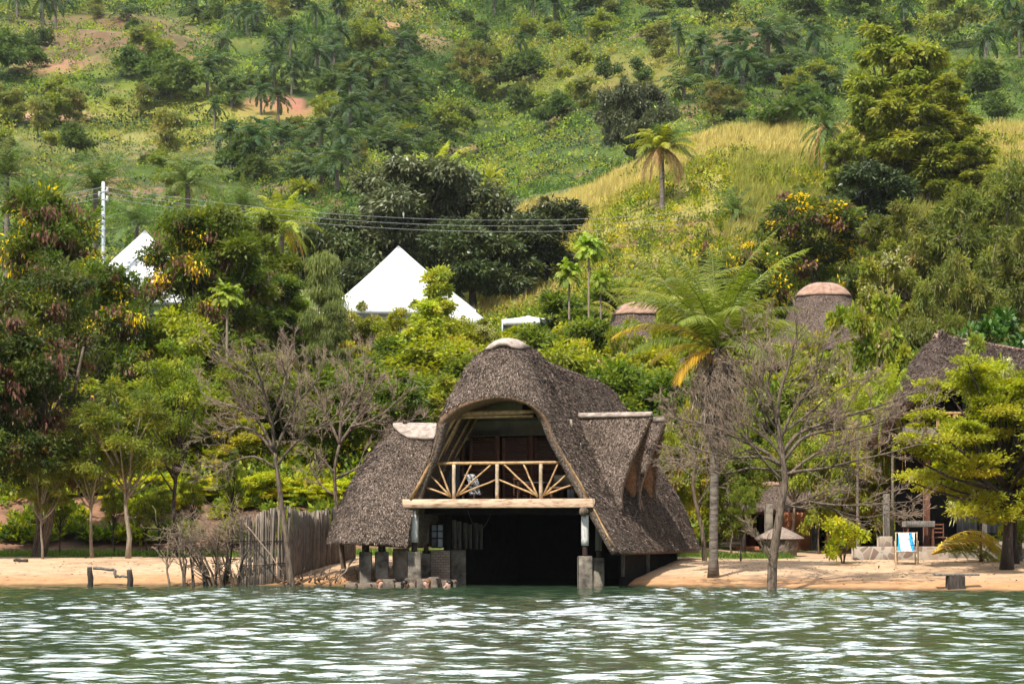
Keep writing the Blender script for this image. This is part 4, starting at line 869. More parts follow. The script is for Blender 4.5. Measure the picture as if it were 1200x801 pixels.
hut(972, 327, 103, 1.02, 'round thatched hut with a rounded pink cap above the bare beach tree', 4)
hut(752, 350, 101, .95, 'half hidden round thatched hut left of the coconut palm crown', 6)
def cottage():
    k = 82; g = .6; t = empty('cottage', (10.5, 83, g), 'terracotta cottage with a thatched porch behind the small stone well', 'cottage')
    def wb(name, p0, p1, y0, y1, mat, Y0=k, d=.3, b=.02):
        a = at(p0, y1, Y0); c = at(p1, y0, Y0); m_ = MB(); bbox(m_, a[0], c[0], Y0, Y0 + d, a[2], c[2], b); return obj(name, m_, M[mat], t)
    wb('back_wall', 840, 1030, 580, 656, 'dark_wall', 85); wb('parapet', 917, 951, 600, 648, 'terracotta', 80.5, 2); wb('side_wall', 968, 1000, 596, 650, 'terracotta', 82)
    wb('door', 874, 886, 584, 648, 'wood_red', 83); wb('door', 888, 897, 584, 648, 'wood_dark', 83.2); wb('pillar', 897, 906, 590, 650, 'concrete', 80.8, .3); wb('pillar', 951, 960, 575, 650, 'concrete', 80.2, .35)
    wb('stone_wall', 843, 872, 608, 640, 'stone', 82.4); wb('bench_rail', 826, 872, 635, 638, 'concrete_pale', 80, .3); wb('stair', 862, 890, 640, 650, 'terracotta', 80.4, 1)
    c = at(930, 566, 84); hip_roof('thatch_roof', c - np.array((2.5, 0, 0)), c + np.array((1.4, 0, 0)), [(0, 0), (.4, .1), (1.0, .35), (1.8, .75), (2.6, 1.1)], t, capr=.4, seed=8, straw=300, mat=M['thatch_brown'], capmat=M['plaster_pink'])
cottage()
def well():
    k = 73.0; a = at(913.5, 655, k); g = GZ(a[0], k) - .05; t = empty('stone_well', (a[0], k, g), 'squat stone well house with a low shingled pyramid roof behind the bare beach tree', 'well')
    zt = at(0, 630, k)[2]; m_ = MB(); n = 6; tubes(m_, np.array([(a[0], k, g - .1), (a[0], k, zt)]), np.array([.68, .68]), n); w = obj('wall', m_, M['stone_dark'], t)
    m_ = MB(); V = [];
    an = np.arange(n) * 2 * np.pi / n
    for r, z in ((.92, zt - .03), (.88, zt + .03), (.42, zt + .27), (.04, zt + .44)): V += [(a[0] + r * math.cos(q), k + r * math.sin(q), z) for q in an]
    Q = [(i * n + j, i * n + (j + 1) % n, (i + 1) * n + (j + 1) % n, (i + 1) * n + j) for i in range(3) for j in range(n)]; m_.add(V, Q); m_.add(V[:n], T=[(0, j + 1, j) for j in range(1, n - 1)])
    obj('shingle_roof', m_, M['concrete_pale'] if False else pmat('shingle', (.16, .11, .085), (.36, .29, .24), 9, .9, .8, .03, (1, 1, 4)), t)
well()
def low_wall():
    a, b = at(1000, 0, 69)[0], at(1112, 0, 69)[0]; g = GZ((a + b) / 2, 69)
    m_ = MB(); bbox(m_, a, b, 69, 69.4, g - .3, at(0, 640, 69)[2], .03); o = obj('stone_wall', m_, M['stone'], None)
    tag(o, 'low crazy stone wall running along the back of the beach behind the deck chair', 'wall')
    a, b = at(1150, 0, 70)[0], at(1290, 0, 70)[0]; m_ = MB(); bbox(m_, a, b, 70, 71, g - .3, at(0, 642, 70)[2], .03); bbox(m_, a + .2, b, 70.5, 71.5, g - .3, at(0, 634, 70)[2], .03)
    tag(obj('stone_steps', m_, M['concrete'], None), 'wide stone steps up to the lodge terrace behind the fallen palm frond', 'steps')
low_wall()
def deck_chair():
    k = 63.5; a = at(1062, 656, k); g = GZ(a[0], k); t = empty('deck_chair', (a[0], k, g), 'wooden deck chair with blue and white striped canvas on the sand', 'deck chair')
    rz = R(-12); X = lambda v: np.asarray(v, float) @ np.array([[math.cos(rz), math.sin(rz), 0], [-math.sin(rz), math.cos(rz), 0], [0, 0, 1.]]) + np.array((a[0], k, g))
    w = .33
    for s in (-1, 1):
        m_ = MB(); pole(m_, X([(s * w, -.42, 0)])[0], X([(s * w, .42, 1.02)])[0], .022, .02, 6); obj('back_rail', m_, M['pole_pale'], t)
        m_ = MB(); pole(m_, X([(s * (w - .05), .48, 0)])[0], X([(s * (w - .05), -.5, .42)])[0], .022, .02, 6); obj('seat_rail', m_, M['pole_pale'], t)
        m_ = MB(); pole(m_, X([(s * (w + .04), .62, 0.02)])[0], X([(s * (w + .04), .2, .74)])[0], .016, .016, 6); obj('prop', m_, M['pole_pale'], t)
    for y, z in ((.42, 1.0), (-.5, .42), (-.36, .08), (.42, .05)):
        m_ = MB(); pole(m_, X([(-w - .02, y, z)])[0], X([(w + .02, y, z)])[0], .02, .02, 6); obj('crossbar', m_, M['pole_pale'], t)
    s = np.linspace(0, 1, 18); cy_ = .42 - .92 * s; cz = 1.0 - .58 * s - .26 * np.sin(s * np.pi) ** 1.2
    G = np.array([X([(x, y - .03, z) for x in np.linspace(-.26, .26, 12)]) for y, z in zip(cy_, cz)]); m_ = MB(); shell(m_, G, .008)
    # canvas sits at its own origin so that the stripes run down it
    obj('canvas', m_, M['stripe'], t, True)
deck_chair()
def shore_things():
    k = 55.6; a = at(1120, 690, k); t = empty('plank_bench', (a[0], k, -.1), 'plank bench on one dark concrete block at the right water edge', 'bench')
    m_ = MB(); z1 = at(0, 674, k)[2]
    v = lambda q: (q - np.array((a[0], k, 0))) * np.stack([1.12 - .14 * (q[:, 2] + .1), 1 + 0 * q[:, 2], 1 + 0 * q[:, 2]], 1) + np.array((a[0], k, 0))
    bbox(m_, a[0] - .22, a[0] + .22, k - .15, k + .25, -.3, z1, .02, X=v); obj('block', m_, M['steel'] if False else M['bark_dark'], t)
    m_ = MB(); x0, x1 = at(1094.5, 0, k)[0], at(1147, 0, k)[0]; bbox(m_, x0, x1, k - .12, k + .2, z1, z1 + .05, .01); obj('plank', m_, M['wood_grey'], t)
    k = 59.9; t = empty('broken_jetty', (at(130, 0, k)[0], k, 0), 'remains of a jetty, two weathered stumps with broken planks on the left beach', 'jetty')
    for px, w, y0 in ((105.5, 7, 664), (152, 7.5, 667)):
        m_ = MB(); c = at(px, y0, k); z = np.linspace(-.4, c[2], 7); rr = w / 2 * k / F * np.array([1.05, 1, 1.06, .95, 1, .9, .8]); tubes(m_, np.stack([c[0] + .02 * np.sin(z * 9), k + 0 * z, z], 1), rr, 9); obj('stump', m_, M['bark_dark'], t)
        m_ = MB(); tubes(m_, np.array([(c[0], k, c[2] - .02), (c[0] + .02, k, c[2] + .03)]), np.array([rr[-1] * .95, rr[-1] * .7]), 9); obj('stump_top', m_, M['concrete_pale'], t)
    for (p0, q0, p1, q1, th) in ((109, 665, 134, 667, .05), (134, 667, 136, 676, .05), (135, 674, 150, 676, .04)):
        m_ = MB(); a = at(p0, q0, k + .2); b = at(p1, q1, k + .2); pole(m_, a, b, th, th * .9, 5, wob=.015, seed=p0); obj('broken_plank', m_, M['wood_grey'], t)
    k = 65.5; c = at(25, 667, k); m_ = MB(); g = GZ(c[0], k); pole(m_, (c[0] - .25, k, g + .05), (c[0] + .22, k, g + .04), .05, .07, 6, wob=.03); tag(obj('driftwood', m_, M['bark_dark'], None), 'short dark piece of driftwood on the sand at the far left', 'driftwood')
    # palisade
    rng = np.random.default_rng(3); t = empty('palisade_fence', (at(335, 0, 60.5)[0], 60.6, 0), 'tall grey palisade fence of upright poles at the water edge left of the boathouse', 'fence')
    path = cr(np.array([(282, 60.2), (300, 60.3), (318, 60.5), (336, 60.9), (352, 62.2), (370, 63.6), (392, 65.0), (415, 66.5)], float), 400); P = np.array([at(p, 0, y) for p, y in path]); d = np.concatenate([[0], np.cumsum(np.linalg.norm(np.diff(P[:, :2], axis=0), axis=1))])
    m_ = MB(); s = 0; pt, tp = [], []
    while s < d[-1]:
        x, y = np.interp(s, d, P[:, 0]), np.interp(s, d, P[:, 1]); px = 600 + x * F / y; top = np.interp(px, [282, 296, 312, 332, 350, 362, 385, 415], [605, 603, 597, 592, 599, 601, 596, 592])
        r = rng.uniform(.026, .045); zt = CAMZ + (HY - top) / F * y + rng.normal(0, .022); g = min(GZ(x, y), .2) - .3 if px < 345 else GZ(x, y) - .3
        tt = np.linspace(0, 1, 5)[:, None]; a = np.array((x + rng.normal(0, .01), y + rng.normal(0, .02), g)); b = np.array((x + rng.normal(0, .04), y + rng.normal(0, .03), zt)); q = a + (b - a) * tt; q[1:4] += rng.normal(0, .008, (3, 3))
        br = rng.uniform(.7, 1.15); tubes(m_, q, np.full(5, r) * np.linspace(1.1, .8, 5), 6, np.array((1, .96, .92)) * br); s += r * 1.5
    obj('palings', m_, pmat('weathered_pole', (.13, .105, .085), (.30, .255, .215), 7, .9, .6, .01, (4, 4, .5), tint=True), t, True)
    for h in (.62, 1.35):
        m_ = MB(); q = P[::16].copy(); q[:, 1] -= .07; q[:, 2] = h + .15 * fbm(q[:, 0], q[:, 0] * 0 + h, 4, 2); tubes(m_, q, np.full(len(q), .012), 4); obj('binding_wire', m_, M['steel'], t)
    m_ = MB(); pole(m_, at(286, 612, 59.9), at(336, 674, 59.7), .025, .016, 6, wob=.03); tag(obj('leaning_stick', m_, M['twig'], None), 'long pale stick leaning against the left end of the palisade', 'stick')
    m_ = MB(); pole(m_, at(416, 652, 60.2), at(396, 680, 59.5), .03, .022, 6, wob=.02); tag(obj('leaning_stick', m_, M['twig'], None), 'pale stick leaning beside the left boathouse piers', 'stick')
    for i, (px, Y, n, nm) in enumerate(((352, 60.6, 26, 'heap of broken driftwood and roots at the foot of the leaning bare tree'), (396, 60.4, 16, 'scattered driftwood branches on the mud between fence and boathouse'))):
        m_ = MB(); c = at(px, 0, Y)
        for j in range(n):
            x, y = c[0] + rng.normal(0, .45), Y + rng.normal(0, .25); L = rng.uniform(.3, 1.0); an = rng.uniform(0, 6.28); g = max(GZ(x, y), 0)
            pole(m_, (x, y, g + .02), (x + math.cos(an) * L * .7, y + math.sin(an) * L * .3, g + rng.uniform(.1, .5)), rng.uniform(.012, .035), .008, 5, wob=.03, seed=j)
        tag(obj('driftwood_heap', m_, M['bark'], None), nm, 'driftwood', kind='stuff')
shore_things()
def brush():
    rng = np.random.default_rng(8)
    L = ['leftmost dead shrub in the water with a wide tangle of grey twigs', 'dead grey shrub second from the left in the row beside the palisade', 'dead shrub with a thick dark middle stem in the row beside the palisade',
         'dead shrub with crowded thin stems left of the palisade end', 'dead shrub pressed against the left end of the palisade']
    for i, (px, n, w) in enumerate(((218, 4, .95), (237, 3, .5), (250, 5, .5), (262, 6, .45), (274, 6, .3))):
        Y = 59.75 + .12 * i; c = at(px, 0, Y); out = {}
        for j in range(n):
            b = np.array((c[0] + rng.normal(0, .16), Y + rng.normal(0, .15), -.35)); d = np.array((rng.normal(0, .2 if i == 0 else .1) - (.14 if i == 0 else .05), rng.normal(0, .15), 1))
            branch(rng, out, b, d, rng.uniform(1.35, 1.9) + .3, rng.uniform(.03, .062), 3, .12, 6, .16, (4, 7), (25, 75), .36, .006)
        # tangled top, as if woven
        tg = []
        for j in range(130 if i == 0 else 60):
            z = rng.normal(1.55 + .1 * i, .26); p = np.array((c[0] + rng.normal(0, w * .55), Y + rng.normal(0, .25), z)); d = rng.normal(size=3) * (1, .7, .6); q = [p]
            for k in range(4): d = unit(d + rng.normal(0, .45, 3)); q.append(q[-1] + d * rng.uniform(.1, .2))
            tg.append(q)
        e = empty('dead_shrub', (c[0], Y, -.3), L[i], 'shrub', 'dead shrubs beside the palisade'); m1, m2 = bare_mb(out); tubes(m2, np.array(tg), np.full((len(tg), 5), .006), 3, cap=False)
        obj('stems', m1, M['bark_dark'] if i % 2 else M['bark'], e); obj('twigs', m2, M['twig'], e)
brush()
# ------------------------------------------------------------------ tents, pole and wires
def tent(px, py, Y, half, h, label, wall=1.2, name='tent', rz=0.):
    a = at(px, py, Y); t = empty(name, (a[0], Y, a[2] - h - wall), label, 'tent', 'white tents among the trees')
    c, s = math.cos(rz), math.sin(rz); V = []; n = 12; m = 9; mb = MB()
    cor = [(-half, -half), (half, -half), (half, half), (-half, half)]
    for k in range(4):
        p, q = np.array(cor[k]), np.array(cor[(k + 1) % 4]); G = []
        for i in range(m):
            f = i / (m - 1); row = []
            for j in range(n):
                u = j / (n - 1); e = (p + (q - p) * u) * f; sag = .05 * half * math.sin(math.pi * f) * (.4 + .6 * math.sin(math.pi * u)); x, y = e; z = h * (1 - f) - sag
                row.append((a[0] + x * c - y * s, Y + x * s + y * c, a[2] - h + z + (.03 if f == 0 else 0)))
            G.append(row)
        shell(mb, np.array(G), .01, flip=True)
        # valance
        v = np.array([[(a[0] + x * c - y * s, Y + x * s + y * c, a[2] - h - dz) for x, y in [tuple((p + (q - p) * j / (n - 1)) * 1.002) for j in range(n)]] for dz in (0, .35)]); shell(mb, v, .01)
    obj('canopy', mb, M['tent'], t, False)
    mb = MB(); bbox(mb, -half * .8, half * .8, -half * .8, half * .8, a[2] - h - wall - 1.5, a[2] - h - .05, X=lambda v_: np.stack([a[0] + v_[:, 0] * c - v_[:, 1] * s, Y + v_[:, 0] * s + v_[:, 1] * c, v_[:, 2]], 1)); obj('canvas_wall', mb, M['tent'], t)
    for x, y in cor: mb = MB(); X_, Y_ = a[0] + x * c - y * s, Y + x * s + y * c; pole(mb, (X_, Y_, a[2] - h - wall - 1.5), (X_, Y_, a[2] - h), .05, .05, 6); obj('corner_pole', mb, M['galv'], t)
tent(467, 288, 128, 4.5, 4.5, 'large white pyramid tent with its pointed top in front of the dark mango trees', rz=.12)
tent(527, 339, 124, 2.0, 2.0, 'small white tent just right of the large pyramid tent', wall=2.2, rz=.1)
tent(170, 270, 116, 4.0, 4.4, 'white pyramid tent half hidden by a tree beside the utility pole', rz=.1)
tent(619, 370, 116, 1.5, .35, 'low flat white canopy among shrubs behind the boathouse ridge', wall=2.0)
tent(392, 360, 120, 1.2, .5, 'small white awning edge at the left foot of the large pyramid tent', wall=1.5)
def power():
    Y = 112; a = at(121, 213, Y); g = GZ(a[0], Y); t = empty('utility_pole', (a[0], Y, g), 'tall pale steel utility pole with insulators beside the left tent', 'pole')
    m_ = MB(); pole(m_, (a[0], Y, g - 1), a, .12, .09, 8)
    for k in range(16): z = a[2] - .6 - k * .42; pole(m_, (a[0] - .13, Y - .1, z), (a[0] + .13, Y - .1, z + .05), .02, .02, 4)
    obj('shaft', m_, M['galv'], t)
    for i, (dx, dz) in enumerate(((-.22, -.75), (.22, -.5), (.22, -1.0))):
        m_ = MB(); p = a + np.array((dx, 0, dz)); tubes(m_, np.array([p + np.array((0, 0, q)) for q in (-.1, 0, .1, .2)]), np.array([.05, .09, .05, .08]), 8); pole(m_, a + np.array((0, 0, dz)), p, .03, .03, 5); obj('insulator', m_, M['white_paint'], t)
    L = ['uppermost power line running right from the utility pole', 'middle power line running right from the utility pole', 'lowest power line running right from the utility pole']
    R_ = ['uppermost power line leaving the frame left of the utility pole', 'middle power line leaving the frame left of the utility pole', 'lowest power line leaving the frame left of the utility pole']
    for i, (p0, p1, q1) in enumerate((((121, 219), (600, 250), (800, 249)), ((121, 225), (600, 257), (800, 256)), ((121, 231), (600, 262), (800, 263)))):
        A = at(*p0, Y); Bq = at(q1[0], q1[1], 135); s = np.linspace(0, 1, 40)[:, None]; P = A + (Bq - A) * s
        for lb, P_, kk in ((L[i], P, 1), (R_[i], A + (at(-160, p0[1] + 6, 106) - A) * s, .6)):
            P_ = P_.copy(); P_[:, 2] -= 4 * s[:, 0] * (1 - s[:, 0]) * 1.1 * kk; m_ = MB(); tubes(m_, P_, np.full(40, .011), 4); tag(obj('power_line', m_, M['wire'], None), lb, 'power line', 'power lines to the utility pole')
power()
# ------------------------------------------------------------------ swimmers
def swimmer(px, py, Y, face, skin, hair, label, long=True, arms=((-.42, -.15, -.34), (.42, -.1, -.36))):
    """face: heading of the face in degrees, 0 = towards the camera, 90 = to the right"""
    c = at(px, py, Y); t = empty('person', (c[0], Y, c[2]), label, 'person'); hz = 0.0
    a = R(face); X = lambda v: np.asarray(v, float) @ np.array([[math.cos(a), math.sin(a), 0], [-math.sin(a), math.cos(a), 0], [0, 0, 1.]])
    J = dict(pelvis=(0, .05, -.78), belly=(0, .02, -.6), chest=(0, 0, -.38), neck0=(0, .01, -.2), neck1=(0, .0, -.12), head=(0, -.01, .0), crown=(0, .0, .07), chin=(0, -.055, -.07), nose=(0, -.105, -.012),
             sl=(-.17, .01, -.26), sr=(.17, .01, -.26), hl=(-.1, .05, -.85), hr=(.1, .05, -.85), kl=(-.12, -.12, -1.2), kr=(.12, -.05, -1.22), fl=(-.12, .05, -1.58), fr=(.12, .1, -1.6), tl=(-.12, -.1, -1.66), trr=(.12, -.05, -1.68))
    al, ar = arms; J['el'] = tuple((np.array(J['sl']) + np.array((al[0], al[1], al[2] - .2))) / 2 + np.array((0, -.02, -.04))); J['wl'] = (al[0], al[1], al[2]); J['er'] = tuple((np.array(J['sr']) + np.array((ar[0], ar[1], ar[2] - .2))) / 2 + np.array((0, -.02, -.04))); J['wr'] = (ar[0], ar[1], ar[2])
    Rd = dict(pelvis=.14, belly=.12, chest=.14, neck0=.07, neck1=.058, head=.1, crown=.088, chin=.04, nose=.012, sl=.06, sr=.06, el=.042, er=.042, wl=.028, wr=.028, hl=.09, hr=.09, kl=.06, kr=.06, fl=.04, fr=.04, tl=.03, trr=.03)
    E = [('pelvis', 'belly'), ('belly', 'chest'), ('chest', 'neck0'), ('neck0', 'neck1'), ('neck1', 'head'), ('head', 'crown'), ('head', 'chin'), ('head', 'nose'), ('chest', 'sl'), ('chest', 'sr'), ('sl', 'el'), ('el', 'wl'), ('sr', 'er'), ('er', 'wr'), ('pelvis', 'hl'), ('pelvis', 'hr'), ('hl', 'kl'), ('hr', 'kr'), ('kl', 'fl'), ('kr', 'fr'), ('fl', 'tl'), ('fr', 'trr')]
    for s, w, q in (('l', np.array(J['wl']), np.array(J['el'])), ('r', np.array(J['wr']), np.array(J['er']))):
        d = unit(w - q); J['p' + s] = tuple(w + d * .07); Rd['p' + s] = .03; E.append(('w' + s, 'p' + s)); sd = unit(np.cross(d, (0, 0, 1)))
        for k in range(4):
            o = (k - 1.5) * .021; b = w + d * .085 + sd * o; f1 = b + d * (.04 - .006 * abs(k - 1.3)); f2 = f1 + d * .03 + np.array((0, 0, -.015))
            for nm, p_, r_ in (('a', f1, .009), ('b', f2, .007)): J[f'{s}{k}{nm}'] = tuple(p_); Rd[f'{s}{k}{nm}'] = r_
            E += [('p' + s, f'{s}{k}a'), (f'{s}{k}a', f'{s}{k}b')]
        th = w + d * .04 + sd * (.045 if s == 'l' else -.045); J[s + 'th'] = tuple(th); Rd[s + 'th'] = .01; E.append(('w' + s, s + 'th'))
    ks = list(J); me = bpy.data.meshes.new('body'); me.from_pydata([tuple(X(J[k])) for k in ks], [(ks.index(p), ks.index(q)) for p, q in E], [])
    o = bpy.data.objects.new('body', me); COL.objects.link(o); o.parent = t; me.materials.append(M[skin])
    sk = o.modifiers.new('skin', 'SKIN'); sv = me.skin_vertices[0].data
    for i, k in enumerate(ks): sv[i].radius = (Rd[k], Rd[k]); sv[i].use_root = (k == 'pelvis')
    sb = o.modifiers.new('sub', 'SUBSURF'); sb.levels = 2; sb.render_levels = 2; sk.use_smooth_shade = True
    def ell(name, cc, rad, mat, parent=o, cut=None, n=14):
        m_ = MB(); th_ = np.linspace(0, np.pi, n); ph = np.linspace(0, 2 * np.pi, n * 2, endpoint=False); T_, P_ = np.meshgrid(th_, ph, indexing='ij')
        V = np.stack([np.sin(T_) * np.cos(P_) * rad[0], np.sin(T_) * np.sin(P_) * rad[1], np.cos(T_) * rad[2]], -1)
        if cut: V[..., 1] = np.maximum(V[..., 1], cut(V)); V += (fbm(P_ * 3, T_ * 2, 4, 3) * .004)[..., None]
        V = X(V.reshape(-1, 3) + np.array(cc)) + np.array(wloc(t)); idx = np.arange(n * 2 * n).reshape(n, 2 * n)
        m_.add(V, np.stack([idx[:-1], np.roll(idx, -1, 1)[:-1], np.roll(idx, -1, 1)[1:], idx[1:]], -1).reshape(-1, 4)); return obj(name, m_, M[mat], parent, True)
    ell('hair', (0, .02, .035), (.1, .115, .105), hair, cut=lambda V: -.115 + np.clip(.06 - V[..., 2], 0, .12) * 1.1)
    if long: ell('hair', (0, .085, -.07), (.075, .045, .11), hair)
    for s in (-1, 1):
        ell('eye', (s * .032, -.088, .012), (.013, .008, .007), 'eye', n=6); ell('eyebrow', (s * .033, -.09, .032), (.018, .007, .004), hair, n=6); ell('ear', (s * .088, .012, -.005), (.012, .02, .03), skin, n=8)
    ell('mouth', (0, -.088, -.055), (.022, .009, .006), 'lip', n=6)
    m_ = MB(); q = np.array([[X([(math.cos(u) * .17, .01 + math.sin(u) * .14, z)])[0] + wloc(t) for u in np.linspace(0, 2 * np.pi, 20)] for z in (-.5, -.44, -.38)]); shell(m_, q, .01); obj('swimsuit', m_, M['swim'], t, True)
swimmer(445.5, 683.6, 58.2, 35, 'skin_pale', 'hair_auburn', 'smiling swimmer with hair tied back, leftmost of the four heads in the water')
swimmer(475, 684.6, 58.2, 95, 'skin_brown', 'hair_dark', 'dark haired swimmer second from the left with only the head above water')
swimmer(500, 683.4, 58.0, -60, 'skin_pale', 'hair_auburn', 'fair swimmer with auburn hair reaching one pale arm out over the water', arms=((-.3, -.2, -.36), (.40, .34, -.12)))
swimmer(526, 684.4, 58.0, -75, 'skin_pale', 'hair_dark', 'dark haired swimmer facing left, rightmost of the four heads in the water')
# ------------------------------------------------------------------ trees and plants
def T(key, px, Y, top, wpx, label, cat='tree', group=None, rz=None, name=None, dz=0., sx=None, zmin=None):
    """stand prototype key at line px, distance Y, its top at row top and its crown wpx wide"""
    x = (px - 600) / F * Y; g = GZ(x, Y) + dz
    if key + '_t' in PROTO and CAMZ + (HY - top) / F * Y - g > 6.5: key += '_t'
    p = PROTO[key]
    H = CAMZ + (HY - top) / F * Y - g; w = wpx * Y / F
    r = (px * 7.13) % 6.28 if rz is None else rz
    return place(key, x, Y, g - .1, label, cat, group, (w / p['W'], w / p['W'], H / p['H']), r, name)
def mk(key, name, H, Wd, wm='bark', lm='leaf', **kw):
    wd, lv = gen_tree(hash_(key), H, Wd, **kw); proto_tree(key, wd, lv, M[wm], M[lm], name); PROTO[key].update(H=H, W=Wd)
def hash_(k): return sum(ord(c) * (i + 3) for i, c in enumerate(k)) % 99991
# --- near trees
mk('cassia', 'cassia_tree', 11.5, 6.6, base=.05, lobes=26, clumps=22, nl=52000, ll=.20, lw=.085, pal=G_DARK + [(.085, .12, .024, 3)], cr_=.42, tr=.14, sh=.85, extra=[(BROWN, .24, 1.2, .75), (YELLOW, .03, .8, .5)], wm='bark', droop=.35, stems=2)
mk('cassia_b', 'cassia_tree', 10, 6, base=.1, lobes=18, clumps=18, nl=30000, ll=.24, lw=.10, pal=G_MID, cr_=.45, tr=.13, sh=.9, extra=[(BROWN, .2, 1.2, .7), (YELLOW, .1, .9, .6)], droop=.3)
mk('feather', 'acacia_tree', 7, 4.6, base=.34, lobes=30, clumps=11, nl=13000, ll=.16, lw=.055, pal=G_FEATH + [(.2, .23, .04, 1.5)], cr_=.36, flat=.5, tr=.085, sh=.5, wm='bark_pale', lean=-.5)
mk('feather_b', 'acacia_tree', 8.5, 5.2, base=.36, lobes=28, clumps=11, nl=13000, ll=.17, lw=.06, pal=G_FEATH + G_LIGHT, cr_=.38, flat=.5, tr=.1, sh=.5, wm='bark_dark', lean=.4)
mk('thicket', 'leafy_shrub', 4, 4, base=.02, lobes=10, clumps=14, nl=13000, ll=.17, lw=.1, pal=[(.24, .31, .025, 3), (.34, .37, .03, 2), (.13, .2, .02, 1), (.38, .28, .03, .3)], cr_=.33, tr=.03, stems=3, sh=.95)
mk('flat_green', 'spreading_tree', 8, 9, base=.12, lobes=60, clumps=17, nl=90000, ll=.13, lw=.065, pal=[(.16, .20, .02, 3), (.24, .27, .03, 2), (.09, .13, .02, 2)], cr_=.42, flat=.3, tr=.16, sh=.42, droop=.05, wm='bark_dark')
mk('bush_bright', 'leafy_bush', 1.7, 2.2, base=.05, lobes=10, clumps=9, nl=1900, ll=.15, lw=.08, pal=[(.24, .32, .03, 3), (.34, .38, .04, 2), (.14, .22, .02, 2)], cr_=.17, tr=.025, stems=5, sh=.8)
mk('mix_a', 'leafy_tree', 6, 4.5, base=.08, lobes=30, clumps=11, nl=13000, ll=.22, lw=.11, pal=G_LIGHT + [(.22, .24, .05, 2)], cr_=.34, tr=.06, sh=.55, flat=.5, extra=[((.32, .22, .1), .1, 1, .5)], stems=2)
mk('mix_b', 'leafy_tree', 6, 4.5, base=.1, lobes=30, clumps=10, nl=11000, ll=.2, lw=.09, pal=G_YEL, cr_=.34, tr=.05, sh=.52, flat=.45, extra=[(ORANGE, .05, .9, .4)], wm='bark_dark')
mk('mix_c', 'leafy_tree', 6.5, 4.2, base=.1, lobes=13, clumps=16, nl=17000, ll=.23, lw=.11, pal=G_MID + [(.13, .17, .03, 2)], cr_=.4, tr=.07, sh=.85)
mk('mix_tall', 'leafy_tree', 11, 5.4, base=.12, lobes=40, clumps=12, nl=24000, ll=.25, lw=.12, pal=G_MID + [(.10, .14, .03, 2)], cr_=.4, tr=.13, sh=.5, extra=[(BROWN, .07, 1.1, .6)])
mk('mix_d', 'leafy_tree', 6, 4.6, base=.08, lobes=30, clumps=10, nl=12000, ll=.2, lw=.09, pal=[(.15, .2, .04, 3), (.23, .25, .06, 2), (.1, .14, .03, 2)], cr_=.34, tr=.05, sh=.52, flat=.5, extra=[(CREAM, .25, 1, .5)], stems=2)
mk('mix_e', 'leafy_tree', 6, 4.5, base=.1, lobes=14, clumps=15, nl=14000, ll=.24, lw=.12, pal=[(.17, .215, .03, 3), (.23, .26, .04, 1.5), (.09, .13, .02, 2)], cr_=.38, tr=.06, sh=.9)
mk('bigleaf', 'glossy_tree', 11, 4.5, base=.35, lobes=22, clumps=12, nl=9000, ll=.3, lw=.2, pal=[(.03, .09, .012, 3), (.05, .13, .018, 2), (.02, .05, .01, 1)], cr_=.4, tr=.08, lm='leaf_dark')
mk('casuarina', 'casuarina_tree', 10.5, 3, base=.06, lobes=13, clumps=18, nl=20000, ll=.34, lw=.035, pal=[(.085, .125, .045, 3), (.12, .16, .055, 2), (.05, .085, .03, 2)], cr_=.35, tr=.07, top=.65, sh=1.1, pend=1)
mk('young', 'young_tree', 9, 2.4, base=.3, lobes=16, clumps=12, nl=9000, ll=.26, lw=.12, pal=[(.22, .29, .05, 3), (.30, .34, .07, 2), (.13, .19, .04, 2)], cr_=.3, tr=.04, top=.5, sh=1.)
mk('yellowflower', 'flowering_tree', 7.5, 6, base=.1, lobes=14, clumps=16, nl=17000, ll=.28, lw=.12, pal=G_DARK + [(.09, .13, .02, 3)], cr_=.42, tr=.08, extra=[(YELLOW, .15, .95, .6), (BROWN, .14, 1.1, .7)], droop=.3)
mk('olive', 'feathery_tree', 10, 9, base=.04, lobes=40, clumps=16, nl=36000, ll=.34, lw=.085, pal=G_OLIVE, cr_=.42, tr=.12, sh=.6, flat=.7, droop=.5, wm='bark_pale')
mk('mango', 'mango_tree', 11, 13, base=.1, lobes=20, clumps=42, nl=46000, ll=.42, lw=.15, pal=[(.04, .06, .032, 3), (.062, .085, .048, 3), (.1, .125, .08, 1.2)], cr_=.55, tr=.4, sh=.72, flat=.75, droop=.55, lm='leaf_dark', wm='bark_dark')
mk('mango_b', 'mango_tree', 9, 9, base=.06, lobes=12, clumps=42, nl=30000, ll=.42, lw=.15, pal=G_MANGO, cr_=.5, tr=.3, sh=.9, flat=.75, droop=.55, lm='leaf_dark', wm='bark_dark')
mk('tall_light', 'tall_leafy_tree', 14, 9, base=.02, lobes=46, clumps=20, nl=34000, ll=.46, lw=.17, pal=[(.12, .17, .035, 3), (.19, .23, .05, 2), (.07, .105, .025, 2)], cr_=.42, tr=.22, sh=.6, top=.15, droop=.8, flat=.9)
mk('far_a', 'hillside_tree', 7, 6, base=.05, lobes=8, clumps=18, nl=2600, ll=.6, lw=.36, pal=[(.06, .105, .03, 3), (.04, .075, .025, 2)], cr_=.6, tr=.14, twigs=False)
mk('far_b', 'hillside_tree', 6, 6.5, base=.03, lobes=8, clumps=18, nl=2400, ll=.6, lw=.36, pal=[(.10, .15, .03, 3), (.15, .18, .04, 1)], cr_=.6, tr=.14, twigs=False)
mk('far_c', 'hillside_bush', 3, 4, base=.0, lobes=6, clumps=12, nl=1100, ll=.5, lw=.3, pal=[(.035, .065, .022, 3), (.055, .09, .03, 2)], cr_=.5, tr=.08, twigs=False)
